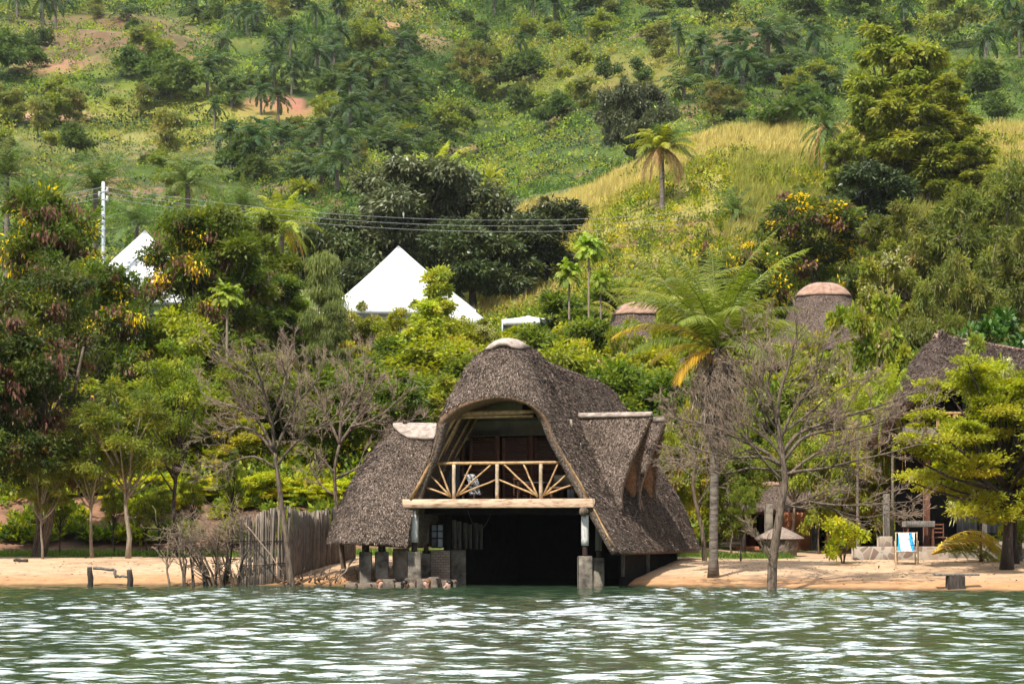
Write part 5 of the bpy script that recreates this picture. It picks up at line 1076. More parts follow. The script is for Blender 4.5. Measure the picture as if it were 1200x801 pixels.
mk('far_d', 'hillside_bush', 2.6, 4, base=.0, lobes=6, clumps=12, nl=1000, ll=.5, lw=.3, pal=[(.15, .20, .03, 3), (.09, .13, .03, 2)], cr_=.5, tr=.08, twigs=False)
mk('far_e', 'hillside_tree', 8, 6, base=.2, lobes=8, clumps=14, nl=2200, ll=.55, lw=.32, pal=[(.12, .15, .05, 2), (.08, .12, .04, 2), (.2, .17, .08, .7)], cr_=.5, tr=.14, twigs=False)
def mkpalm(key, name, H, Wd, wm='palm_bark', lm='leaf', **kw):
    tk, cw, dd = gen_palm(hash_(key), **kw); PROTO[key] = None
    proto_tree(key, tk, cw, M[wm], M[lm], name, [('dead_fronds', dd, M['grass'], False)] if dd else None); PROTO[key].update(H=H, W=Wd)
P_OIL = [(.055, .10, .032, 3), (.08, .13, .04, 2)]; P_YG = [(.16, .22, .03, 3), (.22, .27, .04, 2)]
mkpalm('oil_palm', 'oil_palm', 6.5, 8, th=4., tr=.28, nf=30, fl=4.2, ll=.75, pairs=26, wdt=.09, pal=P_OIL, up=82, down=-30, curve=.95, dead=6, lm='leaf')
mkpalm('oil_palm_short', 'oil_palm', 4.6, 8, th=1.0, tr=.3, nf=26, fl=4.6, ll=.75, pairs=26, wdt=.09, pal=P_OIL, up=85, down=5, curve=.8)
mkpalm('oil_palm_tall', 'oil_palm', 10.5, 7.5, th=8.2, tr=.24, nf=28, fl=3.8, ll=.7, pairs=24, wdt=.1, pal=P_OIL, up=80, down=-40, curve=1.0, dead=8)
mkpalm('palm_yg', 'oil_palm', 4.6, 8, th=1.2, tr=.3, nf=24, fl=4.4, ll=.8, pairs=30, wdt=.08, pal=P_YG, up=85, down=5, curve=.8)
mkpalm('oil_palm_short_t', 'oil_palm', 13, 9.5, th=9., tr=.3, nf=30, fl=5.0, ll=.8, pairs=30, wdt=.08, pal=P_OIL, up=86, down=-5, curve=.85)
mkpalm('palm_yg_t', 'oil_palm', 12, 9, th=8.2, tr=.3, nf=28, fl=4.6, ll=.85, pairs=32, wdt=.08, pal=P_YG, up=86, down=-12, curve=.85, dead=7, deadc=(.34, .25, .13))
mkpalm('knoll_palm', 'oil_palm', 6.6, 6.5, th=4.3, tr=.22, nf=30, fl=3.2, ll=.75, pairs=34, wdt=.07, pal=P_YG + P_OIL, up=85, down=0, curve=.75, dead=26, deadc=(.25, .19, .15), skirt=(.85, 1.1))
mkpalm('far_palm', 'oil_palm', 8, 7.5, th=5.2, tr=.3, nf=20, fl=4.0, ll=.9, pairs=12, wdt=.24, pal=[(.022, .05, .02, 3), (.04, .075, .028, 2)], up=80, down=-30, curve=.95)
mkpalm('far_palm_b', 'oil_palm', 4.8, 8, th=1.6, tr=.3, nf=20, fl=4.3, ll=.95, pairs=12, wdt=.24, pal=[(.026, .055, .022, 3), (.05, .085, .03, 2)], up=82, down=0, curve=.85)
mkpalm('papaya', 'papaya_tree', 9, 2.6, th=8.4, tr=.1, nf=24, fl=1.15, ll=.5, pairs=8, wdt=.2, pal=[(.12, .19, .03, 3), (.17, .24, .04, 1)], up=70, down=-35, curve=.5, wm='bark_pale')
mkpalm('frond_clump', 'feathery_palm', 10.5, 10, th=4.2, tr=.25, nf=40, fl=6.2, ll=.8, pairs=40, wdt=.05, pal=[(.12, .16, .045, 3), (.17, .2, .06, 2), (.08, .12, .035, 1)], up=86, down=8, curve=.85)
# --- hero trees on the beach
def coconut():
    Y = 60.3; b = at(836, 686, Y); g = GZ(b[0], Y); e = empty('coconut_palm', (b[0], Y, g), 'coconut palm with yellowing lower fronds and a skirt of dead fronds on the beach', 'palm')
    th = CAMZ + (HY - 408) / F * Y - g
    tk, cw, dd = gen_palm(71, th, .145, nf=17, fl=3.5, ll=.8, pairs=66, wdt=.03, pal=[(.075, .115, .02, 3), (.12, .16, .035, 2)], up=86, down=12, curve=.72, lean=.12, colr=None)
    rng = np.random.default_rng(5)
    for n_, mb, mt in (('trunk', tk, M['palm_bark']), ('crown', cw, M['leaf'])):
        me = mb.mesh(n_, smooth=n_ == 'trunk'); me.materials.append(mt); o = bpy.data.objects.new(n_, me); COL.objects.link(o); o.parent = e
    def lobj(n_, mb, mt):
        me = mb.mesh(n_); me.materials.append(mt); o = bpy.data.objects.new(n_, me); COL.objects.link(o); o.parent = e; return o
    # dead skirt
    m_ = MB(); tip = np.array((.12, .0, th))
    for i in range(260):
        a = rng.uniform(0, 6.28); L = rng.uniform(.7, 3.0); r = rng.uniform(.3, .95) * (.9 if L < 1.6 else .5); s = np.linspace(0, 1, 7)[:, None]
        q = tip + np.array((math.cos(a) * r, math.sin(a) * r, 0)) * np.sin(s * 2.2) + np.array((0, 0, -L)) * s ** 1.25 + rng.normal(0, .03, (7, 3)) + np.array((0, 0, rng.uniform(-.9, .1)))
        tubes(m_, q, np.linspace(.022, .006, 7), 3, (1, 1, 1), cap=False)
        for k in range(14):
            f = rng.uniform(.15, 1); p = q[int(f * 6)]; d = np.array((rng.normal(0, .35), rng.normal(0, .35), -1)); leaves(m_, p[None], d[None], rng.normal(size=(1, 3)), rng.uniform(.25, .6), .035, np.array([[1, 1, 1.]]))
    lobj('dead_fronds', m_, pmat('dead_frond', (.14, .105, .085), (.38, .30, .245), 5, .9, .3, .01))
    # coconuts
    for i in range(7):
        a = i * .9; m2 = MB(); c = tip + np.array((math.cos(a) * .26, math.sin(a) * .26, -.25 - .1 * (i % 3))); t_ = np.linspace(0, np.pi, 8); tubes(m2, c + np.stack([0 * t_, 0 * t_, -np.cos(t_) * .13], 1), np.sin(t_) * .11 + .004, 9); lobj('coconut', m2, M['bamboo'])
    # the low yellow fronds that hang out to the left
    m3 = MB()
    for az, el, L, yl in ((178, 30, 3.5, 1), (192, 12, 2.9, 1), (165, 42, 3.9, 0), (200, -8, 2.3, 1), (158, 58, 4.0, 0), (12, 45, 3.4, 0), (-15, 25, 2.6, 0), (30, 62, 3.8, 0), (-20, 76, 4.0, 2), (15, 68, 4.3, 2), (170, 80, 3.9, 2), (100, 82, 3.8, 2), (-60, 60, 3.6, 2), (185, 60, 4.1, 2)):
        tk2, c2, d2 = gen_palm(int(az + 400 + el), th, .05, nf=1, fl=L * .92, ll=.75, pairs=70, wdt=.028, pal=[(.26, .2, .035, 3), (.16, .17, .035, 2)] if yl == 1 else [(.07, .115, .018, 2), (.11, .15, .03, 1)] if yl == 2 else [(.11, .14, .035, 1)], up=el, down=el, curve=.55 if yl == 2 else .95, lean=.12, azi=[R(az)])
        m3.V += c2.V; m3.C += c2.C; m3.Q += [q + m3.n for q in c2.Q]; m3.T += [q + m3.n for q in c2.T]; m3.n += c2.n
    me = m3.mesh('lower_fronds'); me.materials.append(M['leaf']); o = bpy.data.objects.new('lower_fronds', me); COL.objects.link(o); o.parent = e; o['label'] = 'yellowing lower fronds'
coconut()
def bare(name, label, seed, Y, trunk, limbs, r0, depth=3, twr=.0055, mat='bark', up=.1, nch=(4, 7), tL=(.4, .6), tw=.62, extra_top=None, depthspread=1.):
    """trunk and limbs as rows of photograph points stood up at distance Y; each limb is given its own lean in depth"""
    rng = np.random.default_rng(seed); P = np.array([at(px, py, Y) for px, py in trunk]); P[:, 1] += .0
    P[0, 2] = min(P[0, 2], GZ(P[0, 0], Y)) - .3
    q = cr(P, 14); rr = np.linspace(r0, r0 * .42, 14); rr[0] *= 1.25; out = {depth: [(q, rr)]}; out = {}
    big = MB(); tubes(big, q, rr, 10)
    sub = {}
    for i, lb in enumerate(limbs):
        pts, rl = lb[:-1], lb[-1] * 1.25; n = len(pts); dy = rng.uniform(-1.6, 1.6) * depthspread if i % 3 else rng.uniform(-.5, .5)
        A = np.array([at(px, py, Y + dy * (k / (n - 1)) ** 1.2) for k, (px, py) in enumerate(pts)]); c = cr(A, 12); rad = np.linspace(rl, max(rl * .28, .01), 12); tubes(big, c, rad, 7)
        Ln = np.linalg.norm(np.diff(c, axis=0), axis=1).sum()
        for k in range(int(3 + Ln * 3.0)):
            f = rng.uniform(.18, 1) * 11; a = min(int(f), 10); p = c[a] + (c[a + 1] - c[a]) * (f - a); td = unit(c[a + 1] - c[a]); s = unit(np.cross(td, rng.normal(size=3))); an = R(rng.uniform(20, 55)); d = td * math.cos(an) + s * math.sin(an); d[2] += up
            branch(rng, sub, p, d, rng.uniform(*tL) * (1.9 - .07 * f), max(rad[a] * .5, .012), depth - 1, up, 6, .13, nch, (16, 42), tw, twr)
    m1 = MB(); m2 = MB()
    for dpt, L in sub.items():
        Pp = np.array([a for a, b in L]); Rr = np.array([b for a, b in L]); tubes(m1 if dpt == depth - 1 else m2, Pp, Rr, 5 if dpt == depth - 1 else 3, cap=False)
    e = empty(name, (P[0, 0], Y, max(P[0, 2] + .3, -.2)), label, 'tree')
    obj('trunk', big, M[mat], e, True); b = obj('branches', m1, M[mat], e, True); obj('twigs', m2, M['twig'], e)
    return e
bare('bare_tree', 'bare grey tree with wide spreading twigs standing at the waterline by the palm', 5, 56.2,
     [(904, 692), (905, 665), (908, 640), (914, 600), (920, 565), (918, 545), (914, 515), (911, 490)],
     [[(918, 548), (895, 528), (862, 512), (838, 500), (812, 494), (790, 488), .05], [(916, 545), (893, 535), (860, 536), (830, 530), (800, 520), .045], [(915, 520), (900, 502), (876, 482), (850, 470), (826, 458), .04],
      [(912, 500), (905, 475), (892, 445), (880, 420), (868, 398), .045], [(911, 490), (914, 460), (924, 430), (930, 405), (934, 388), .045], [(912, 505), (895, 480), (885, 455), (860, 432), .035],
      [(914, 515), (930, 480), (950, 450), (962, 420), (968, 400), .04], [(918, 530), (935, 508), (968, 495), (1010, 482), (1045, 470), (1080, 455), .05], [(919, 540), (938, 515), (965, 505), (1010, 500), (1050, 488), (1092, 474), .045],
      [(918, 556), (935, 552), (968, 548), (1000, 540), (1035, 532), (1078, 520), .045], [(916, 562), (900, 545), (880, 520), (860, 500), (845, 478), .035], [(918, 595), (925, 592), (955, 588), (985, 600), (1015, 606), (1045, 600), .05],
      [(955, 589), (990, 592), (1030, 590), (1060, 588), .03], [(920, 560), (950, 535), (985, 520), (1020, 510), (1060, 500), .04], [(911, 490), (900, 455), (905, 425), (900, 400), .035], [(913, 510), (940, 490), (975, 462), (1000, 445), .035],
      [(919, 552), (880, 548), (850, 555), (820, 548), (795, 542), .035], [(904, 665), (902, 658), (903, 650), .01], [(918, 540), (905, 520), (880, 500), (850, 490), (820, 476), .035]], .15, tL=(.5, .85), nch=(4, 7))
bare('bare_tree', 'leaning bare tree with a dark trunk in front of the palisade fence', 7, 60.0,
     [(343, 684), (340, 672), (337, 640), (331, 600), (326, 560), (322, 530)],
     [[(323, 535), (305, 510), (285, 500), (262, 505), (245, 512), .04], [(322, 530), (300, 490), (270, 475), (250, 470), (235, 458), .04], [(322, 530), (318, 490), (310, 460), (300, 430), (292, 410), .045], [(322, 530), (335, 500), (350, 470), (368, 450), (380, 425), .045],
      [(324, 545), (345, 520), (365, 505), (390, 490), (405, 470), .04], [(318, 495), (330, 465), (340, 435), (345, 410), .035], [(310, 462), (290, 440), (265, 425), (250, 410), .03], [(325, 550), (300, 535), (275, 540), (258, 552), (240, 560), .035], [(335, 500), (345, 470), (335, 440), (330, 420), .03]], .125, tL=(.45, .75))
bare('bare_tree', 'bare grey tree rising behind the left end of the boathouse roof', 9, 63.5,
     [(407, 684), (402, 660), (398, 620), (394, 585), (392, 550), (398, 520)],
     [[(398, 520), (385, 490), (372, 460), (362, 440), .04], [(398, 520), (400, 485), (405, 455), (412, 425), .045], [(398, 520), (415, 495), (432, 470), (445, 445), .045], [(393, 555), (375, 535), (360, 520), (350, 500), .035], [(394, 560), (415, 550), (440, 535), (462, 525), .04],
      [(400, 500), (420, 470), (428, 440), (425, 415), .035], [(410, 500), (440, 490), (465, 470), (480, 455), .035], [(393, 580), (380, 572), (370, 560), (362, 545), .03], [(415, 495), (445, 505), (465, 500), (485, 490), .03]], .10, tL=(.45, .7))
bare('bare_tree', 'small bare tree with hanging grey twigs directly right of the boathouse', 11, 66.0,
     [(826, 655), (824, 630), (818, 600), (812, 570), (815, 540)],
     [[(815, 540), (805, 515), (795, 495), (785, 470), .03], [(815, 540), (825, 510), (835, 480), .03], [(814, 560), (795, 545), (780, 530), .025], [(818, 590), (835, 565), (850, 540), .025], [(815, 540), (812, 505), (810, 470), .03]], .09, tL=(.4, .6))
# --- near left
T('cassia', 40, 68.5, 262, 205, 'big dark tree with rusty brown seed pods at the left edge of the beach', rz=.4)
T('cassia', -38, 66.5, 300, 150, 'dark tree with brown pods cut by the left edge of the picture', rz=2.4)
T('cassia_b', 60, 92, 206, 150, 'tree with bright yellow flowers above the rusty podded tree at the left', rz=1.)
T('cassia_b', 120, 84, 300, 130, 'brownish podded tree below the utility pole', rz=3.)
T('feather', 150, 66.8, 428, 140, 'feathery light green tree with a pale leaning trunk behind the left beach', rz=0)
T('feather_b', 206, 68.5, 392, 130, 'feathery tree with a dark straight trunk left of the brush hedge', rz=.3)
T('feather', 108, 67.3, 470, 95, 'small forked feathery tree between the dark tree and the pale trunk', rz=2)
T('feather_b', 300, 83, 395, 130, 'sparse feathery tree behind the left end of the palisade', rz=2.)
T('feather', 250, 84, 400, 115, 'sparse light tree behind the dark straight trunk', rz=4)
T('feather', 50, 66.6, 520, 70, 'low dark sapling with a grey stem in front of the left bank', rz=1)
for i, (px, top, lb) in enumerate(((70, 560, 'thin sapling just right of the grey stemmed sapling on the left bank'), (134, 555, 'thin dark sapling left of the pale leaning trunk'), (172, 568, 'thin sapling right of the pale leaning trunk'), (186, 560, 'second thin sapling right of the pale leaning trunk'), (226, 540, 'slim sapling behind the leftmost dead shrub'), (272, 520, 'slim dark sapling behind the end of the palisade'))):
    T('feather_b', px, 69 + i * .4, top, 42, lb, group='saplings behind the left beach', rz=i * 1.1)
T('mix_e', 215, 86, 362, 125, 'bright yellow green tree below the half hidden tent', rz=1.)
T('mix_tall', 250, 98, 216, 150, 'dense tree in front of the left tent, dotted with brown pods', rz=.2)
T('cassia_b', 228, 97, 240, 120, 'rusty podded tree overlapping the left tent', rz=2.2)
T('papaya', 266, 90, 327, 48, 'papaya tree with a flat leafy top right of the left tent', rz=1)
T('casuarina', 374, 102, 262, 78, 'slim drooping casuarina left of the large tent', rz=1)
T('casuarina', 396, 100, 330, 60, 'short drooping casuarina in front of the left corner of the large tent', rz=4)
T('mix_tall', 318, 104, 300, 100, 'dark leafy tree left of the casuarina', rz=2)
T('mix_tall', 300, 112, 232, 110, 'tall leafy tree behind the papaya', rz=5)
T('young', 513, 108, 288, 46, 'young pale green tree standing in front of the large tent', rz=1)
T('young', 500, 104, 330, 50, 'small bluish young tree below the pale green one', rz=3)
T('papaya', 690, 108, 271, 44, 'tallest papaya tree right of the mango trees', rz=0); T('papaya', 667, 100, 303, 42, 'yellowing papaya left of the tallest papaya', rz=2); T('papaya', 704, 102, 311, 34, 'short papaya right of the tallest papaya', rz=4)
# --- the mango grove
T('mango', 492, 152, 186, 245, 'largest mango tree, its dark dome above the large tent', rz=.5)
T('mango_b', 395, 146, 232, 130, 'dark mango tree on the left side of the grove', rz=2.)
T('mango_b', 640, 150, 222, 150, 'dark mango tree at the right end of the grove', rz=1.)
T('mango_b', 556, 145, 240, 140, 'low dark mango tree in front of the largest one', rz=3.)
T('mango_b', 430, 142, 300, 110, 'low mango foliage behind the left slope of the large tent', rz=4.5)
T('mango', 745, 235, 95, 96, 'isolated round dark tree on the far edge of the grassy knoll', rz=2)
T('palm_yg', 512, 168, 148, 100, 'palm with brown lower fronds behind the largest mango tree')
T('palm_yg', 574, 178, 174, 52, 'small bright palm at the left foot of the grassy knoll')
T('knoll_palm', 776, 160, 133, 92, 'lone palm with a skirt of dead fronds on the grassy knoll', rz=.3)
T('palm_yg', 330, 142, 205, 110, 'yellow green palm behind the power lines', rz=1)
for px, Y, top, w, lb in ((8, 170, 146, 110, 'dark palm at the left edge above the flowering tree'), (112, 165, 162, 125, 'dark palm behind the top of the utility pole'), (220, 168, 160, 120, 'dark palm above the left tent'), (160, 150, 214, 110, 'palm drooping right behind the left tent'), (285, 172, 198, 90, 'dark palm left of the yellow green palm'), (60, 175, 185, 100, 'dark palm between the edge palm and the pole'), (862, 150, 205, 60, 'small palm on the slope of the knoll by the yellow flowers')):
    T('oil_palm_short', px, Y, top, w, lb, 'palm', 'oil palms at the foot of the far slope')
T('oil_palm_short', 168, 101, 305, 95, 'palm whose pale frond crosses the left tent', 'palm', rz=.2, dz=-.5)
T('oil_palm', 968, 164, 112, 80, 'dark palm peeping out left of the tall leafy tree', 'palm')
# --- right side middle distance
T('frond_clump', 800, 112, 232, 190, 'big arching feathery palm above the coconut palm', 'palm', rz=.5)
T('frond_clump', 740, 108, 270, 120, 'arching feathery palm left of the bigger one', 'palm', rz=2)
T('yellowflower', 880, 118, 258, 105, 'dark shrub tree with yellow flowers right of the feathery palm', rz=1)
T('yellowflower', 842, 114, 262, 60, 'brown podded tree against the feathery palm', rz=3)
T('yellowflower', 955, 132, 204, 130, 'flowering dark tree on the crest below the tall leafy tree', rz=2)
T('yellowflower', 1000, 112, 282, 80, 'yellow flowered tree above the pink capped hut', rz=5)
T('tall_light', 1045, 160, 17, 150, 'tall lobed leafy tree on the right of the knoll', rz=.7)
T('tall_light', 1090, 156, 82, 150, 'second lobe of leafy tree right of the tall one', rz=2.7)
T('tall_light', 990, 155, 145, 60, 'low leafy tree at the left foot of the tall lobed tree', rz=4)
T('tall_light', 1130, 154, 150, 100, 'low leafy tree at the right foot of the tall lobed tree', rz=5)
T('mango_b', 1010, 142, 184, 140, 'dark creeper covered mound below the tall lobed tree', rz=5)
T('olive', 1075, 118, 232, 170, 'feathery olive green tree right of the yellow flowers', rz=.3)
T('olive', 1160, 116, 188, 200, 'big feathery olive green tree at the right edge', rz=2)
T('olive', 1225, 106, 240, 170, 'feathery olive tree cut by the right edge', rz=4)
T('olive', 1120, 100, 290, 130, 'olive tree above the glossy dark tree', rz=1)
T('bigleaf', 1172, 84, 342, 110, 'glossy dark green tree above the lodge roof', rz=1)
T('palm_yg', 1046, 72.5, 388, 60, 'upright green palm frond tuft left of the lodge roof', 'palm', rz=.2)
T('palm_yg', 1005, 74, 415, 56, 'yellowish small palm below the pink capped hut', 'palm', rz=1)
T('flat_green', 1180, 61.0, 398, 330, 'wide layered light green tree in front of the lodge', rz=1.2)
T('flat_green', 1262, 62, 380, 230, 'layered green tree cut by the right edge', rz=3)
T('bush_bright', 988, 64.3, 598, 68, 'bright lime bush on the sand left of the deck chair', 'bush')
T('mix_a', 985, 99, 376, 80, 'light leafy tree hiding the wall of the pink capped hut', rz=3)
T('mix_b', 955, 98.5, 378, 80, 'yellow leafed tree at the left foot of the pink capped hut', rz=5)
T('mix_d', 935, 97, 372, 90, 'cream flowered shrub tree in front of the pink capped hut', rz=2)
T('mix_b', 1005, 98, 372, 70, 'yellow shrub tree at the right foot of the pink capped hut', rz=1)
T('mix_d', 1040, 110, 268, 90, 'cream flowered tree between the pink capped hut and the olive trees', rz=4)
T('mix_a', 1020, 88, 300, 110, 'leafy shrub tree right of the pink capped hut', rz=1)
for px, Y, top, w, key, lb in ((868, 66.5, 555, 44, 'feather_b', 'small leafy tree with two dark stems left of the stone well'), (858, 73, 520, 60, 'mix_c', 'leafy tree behind the coconut palm trunk'), (790, 74, 470, 70, 'mix_a', 'yellow green tree right of the boathouse roof'), (820, 78, 440, 70, 'mix_b', 'leafy tree behind the dead palm fronds'), (960, 77, 490, 60, 'mix_a', 'leafy tree over the terracotta cottage')):
    T(key, px, Y, top, w, lb)
# fallen fronds
def fallen(px, Y, top, wpx, label, seed, yel):
    b = at(px, 0, Y); g = GZ(b[0], Y); m_ = MB(); e = empty('fallen_palm_frond', (b[0], Y, g), label, 'palm frond'); rng = np.random.default_rng(seed); L = wpx * Y / F
    tk, c2, _ = gen_palm(seed, .25, .04, nf=6, fl=L * 1.15, ll=.8, pairs=46, wdt=.04, pal=yel, up=48, down=14, curve=1.0, azi=[R(12), R(0), R(-16), R(24)])
    c2.V = [v + np.array((b[0] - L / 2, Y, g)) for v in c2.V]; obj('frond', c2, M['leaf'], e)
fallen(1142, 65.5, 605, 100, 'fallen yellowing palm frond arching over the sand right of the deck chair', 3, [(.4, .33, .08, 2), (.22, .25, .05, 2)])
T('palm_yg', 1195, 66.5, 560, 110, 'low young palm at the foot of the layered green tree', 'palm', rz=.6)
# --- fill the slope between beach and tents with single trees
def fill():
    rng = np.random.default_rng(77)
    topx = [0, 100, 160, 230, 290, 380, 400, 470, 560, 600, 700, 760, 840, 920, 1000, 1060, 1200]
    topy = [330, 360, 385, 392, 365, 380, 372, 372, 372, 380, 330, 360, 340, 365, 330, 370, 400]
    near = {'left': 'in the thicket behind the left beach', 'mid': 'in the thicket above the boathouse', 'right': 'in the thicket around the huts'}
    looks = {'mix_a': 'light green leafy tree', 'mix_b': 'yellow green tree with a few orange leaves', 'mix_c': 'mid green dense tree', 'mix_d': 'pale tree with cream flower sprays', 'mix_e': 'bright lime green tree'}
    for Y, n in ((80, 13), (86, 14), (92, 16), (99, 18), (106, 19), (114, 19)):
        for i in range(n):
            px = -60 + (i + rng.uniform(.1, .9)) * 1330 / n; base = np.interp(px, topx, topy); ty = base + (114 - Y) * rng.uniform(1.4, 3.2) + rng.uniform(-6, 5)
            x = (px - 600) / F * Y; g = GZ(x, Y); H = CAMZ + (HY - ty) / F * Y - g
            if H < 1.6: H = rng.uniform(1.6, 2.6); 
            if H > 9: H = 9
            ty = HY - (g + H - CAMZ) * F / Y
            if 925 < px < 1015 and Y < 103: ty = max(ty, 400 if Y > 90 else 440)
            if px > 1010: key = rng.choice(['mix_a', 'mix_b', 'mix_d', 'mix_c'])
            elif px > 850: key = rng.choice(['mix_d', 'mix_a', 'mix_b', 'mix_d', 'mix_e'])
            elif px > 400: key = rng.choice(['mix_a', 'mix_b', 'mix_a', 'mix_e', 'mix_c', 'mix_b'])
            else: key = rng.choice(['mix_c', 'mix_a', 'mix_c', 'mix_e', 'mix_b'])
            if px > 900 and Y < 84 and px < 1100: continue
            if 1070 < px and Y < 90: continue
            z = 'left' if px < 280 else ('mid' if px < 800 else 'right'); w = np.clip(H * F / Y * rng.uniform(.7, 1.1), 55, 130)
            T(key, px, Y, ty, w, looks[str(key)] + ' ' + near[z], group='trees ' + near[z], rz=rng.uniform(0, 6))
    for i in range(26):      # leafy shrubs on the bank behind the fence
        px = 70 + i * 15 + rng.uniform(-6, 6); Y = 76.5 + rng.uniform(-.8, 2.5); T('thicket', px, Y, rng.uniform(545, 575) + (20 if px < 100 else 0), rng.uniform(50, 70), 'lime green leafy shrub on the bank behind the palisade fence', 'shrub', 'lime shrubs on the bank', rz=rng.uniform(0, 6))
    for i in range(8):
        px = 10 + i * 12 + rng.uniform(-5, 5); T('thicket', px, 79 + rng.uniform(-1, 2), rng.uniform(580, 592), 45, 'low lime shrub under the rusty podded tree', 'shrub', 'low shrubs under the podded tree', rz=rng.uniform(0, 6))
fill()
# --- stuff: leafy undergrowth over the near slopes, grass on the knoll, scrub on the far hillside
def scatter_stuff(name, pts, kind, seed, mat='leaf'):
    rng = np.random.default_rng(seed); m_ = MB()
    n = len(pts)
    if kind == 'undergrowth':
        k = 34; P = np.repeat(pts[:, :3], k, 0); s = np.repeat(pts[:, 3], k); off = rng.normal(size=(n * k, 3)) * .42 * s[:, None]; off[:, 2] = np.abs(off[:, 2]) * 1.25 + .1
        C = np.repeat(palc(rng, G_LIGHT + G_MID + G_YEL, n, .2), k, 0) * rng.uniform(.7, 1.3, (n * k, 1)); D = unit(off) + rng.normal(size=off.shape) * .5; leaves(m_, P + off, D, rng.normal(size=off.shape) * .5 + (0, 0, 1), rng.uniform(.18, .34, n * k), .14, C)
    elif kind == 'grass':
        k = 16; P = np.repeat(pts[:, :3], k, 0) + rng.normal(size=(n * k, 3)) * (.22, .22, 0); w = pts[:, 4][:, None]
        base = np.array([(.48, .41, .13)]) * w + np.array([(.26, .27, .055)]) * (1 - w); C = np.repeat(base * rng.uniform(.75, 1.2, (n, 1)), k, 0) * rng.uniform(.75, 1.25, (n * k, 1)); h = np.repeat(pts[:, 3], k) * rng.uniform(.6, 1.2, n * k)
        D = np.array((.25, 0, 1.)) + rng.normal(size=(n * k, 3)) * (.28, .28, .05); leaves(m_, P - (0, 0, .05), D, rng.normal(size=(n * k, 3)), h, .06, C)
    elif kind == 'scrub':
        k = 26; P = np.repeat(pts[:, :3], k, 0); s = np.repeat(pts[:, 3], k); off = rng.normal(size=(n * k, 3)) * .45 * s[:, None]; off[:, 2] = np.abs(off[:, 2]) * .9
        pal = np.array([(.05, .10, .02), (.10, .17, .028), (.21, .27, .035), (.03, .06, .018), (.27, .26, .05), (.14, .2, .05)]); ci = pts[:, 4].astype(int); C = np.repeat(pal[ci] * rng.uniform(.75, 1.25, (n, 1)), k, 0) * rng.uniform(.7, 1.3, (n * k, 1))
        D = unit(off) + rng.normal(size=off.shape) * .5; leaves(m_, P + off, D, rng.normal(size=off.shape) * .5 + (0, 0, 1), s * .36, s * .24, C)
    tag(obj(name, m_, M[mat], None), kind='stuff')
rng = np.random.default_rng(12)
def grid_pts(n, y0, y1, p0=-120, p1=1320, power=1.):
    Y = y0 + (y1 - y0) * rng.random(n) ** power; px = rng.uniform(p0, p1, n); x = (px - 600) / F * Y; return x, Y, px
x, y, px = grid_pts(20000, 77, 140, -350, 1600); z = ground(x, y); ok = ~((px > 830) & (px < 1080) & (y < 84)) & ~((px > 1080) & (y < 80)) & ~((x > -1.5) & (x < 6) & (y < 79)); s = rng.uniform(.45, 1.0, len(x)); scatter_stuff('undergrowth', np.stack([x, y, z, s], 1)[ok], 'undergrowth', 1)
x, y, px = grid_pts(1500, 71.5, 77, 0, 430); z = ground(x, y); ok = fbm(x, y, 3, 3) > .12; scatter_stuff('undergrowth', np.stack([x, y, z, x * 0 + .28], 1)[ok], 'undergrowth', 2)
x, y, px = grid_pts(22000, 140, 222, 470, 1620); z = ground(x, y); n_ = fbm(x / 5, y / 5, 41, 3); n2 = fbm(x / 12, y / 12, 42, 3)
gy = np.clip(.75 - .0 * px + n2 * 1.2 - sstep(690, 760, px) * (1 - sstep(168, 176, y)) * .6, 0, 1); dens = (n_ > -.32) & ~((px > 690) & (px < 850) & (y < 168) & (n2 > -.25))
scatter_stuff('dry_grass', np.stack([x, y, z, rng.uniform(.6, 1.3, len(x)), gy], 1)[dens], 'grass', 3, 'grass')
x, y, px = grid_pts(2600, 140, 185, 640, 1250); z = ground(x, y); n_ = fbm(x / 6, y / 6, 45, 3); ok = ((px < 860) & (y < 172) & (rng.random(len(x)) < .9)) | ((px > 960) & (n_ > -.1)) | (n_ > .3)
scatter_stuff('undergrowth', np.stack([x, y, z, rng.uniform(.4, .8, len(x))], 1)[ok], 'undergrowth', 4)
x, y, px = grid_pts(88000, 170, 640, -450, 1650, 1.0); z = ground(x, y); py = HY - (z - CAMZ) * F / y; n_ = fbm(x / 16, y / 16, 51, 4); n2 = fbm(x / 40, y / 40, 52, 3)
kn = (px > 540) & (y < 232); soil = (((px - 322) / 52) ** 2 + ((py - 127) / 21) ** 2 < 1) | ((((px - 130) / 140) ** 2 + ((py - 45) / 30) ** 2 < 1) & (rng.random(len(x)) < .6))
ok = ~kn & ~soil & (rng.random(len(x)) < .75 + n_ * 1.1) & (py > -60)
ci = np.clip(np.round(2.0 + n2 * 5 + rng.normal(0, 1.1, len(x))), 0, 5)
ci = np.where((px > 560) & (px < 1000) & (py < 115) & (py > 50) & (px < 820), rng.choice([2, 4, 4, 5], len(x)), ci)
scatter_stuff('scrub', np.stack([x, y, z, rng.uniform(.4, 1.0, len(x)) ** 1. * rng.choice([1, 1, 1.9], len(x)) * np.clip(y / 330, .8, 1.5), ci], 1)[ok], 'scrub', 5)
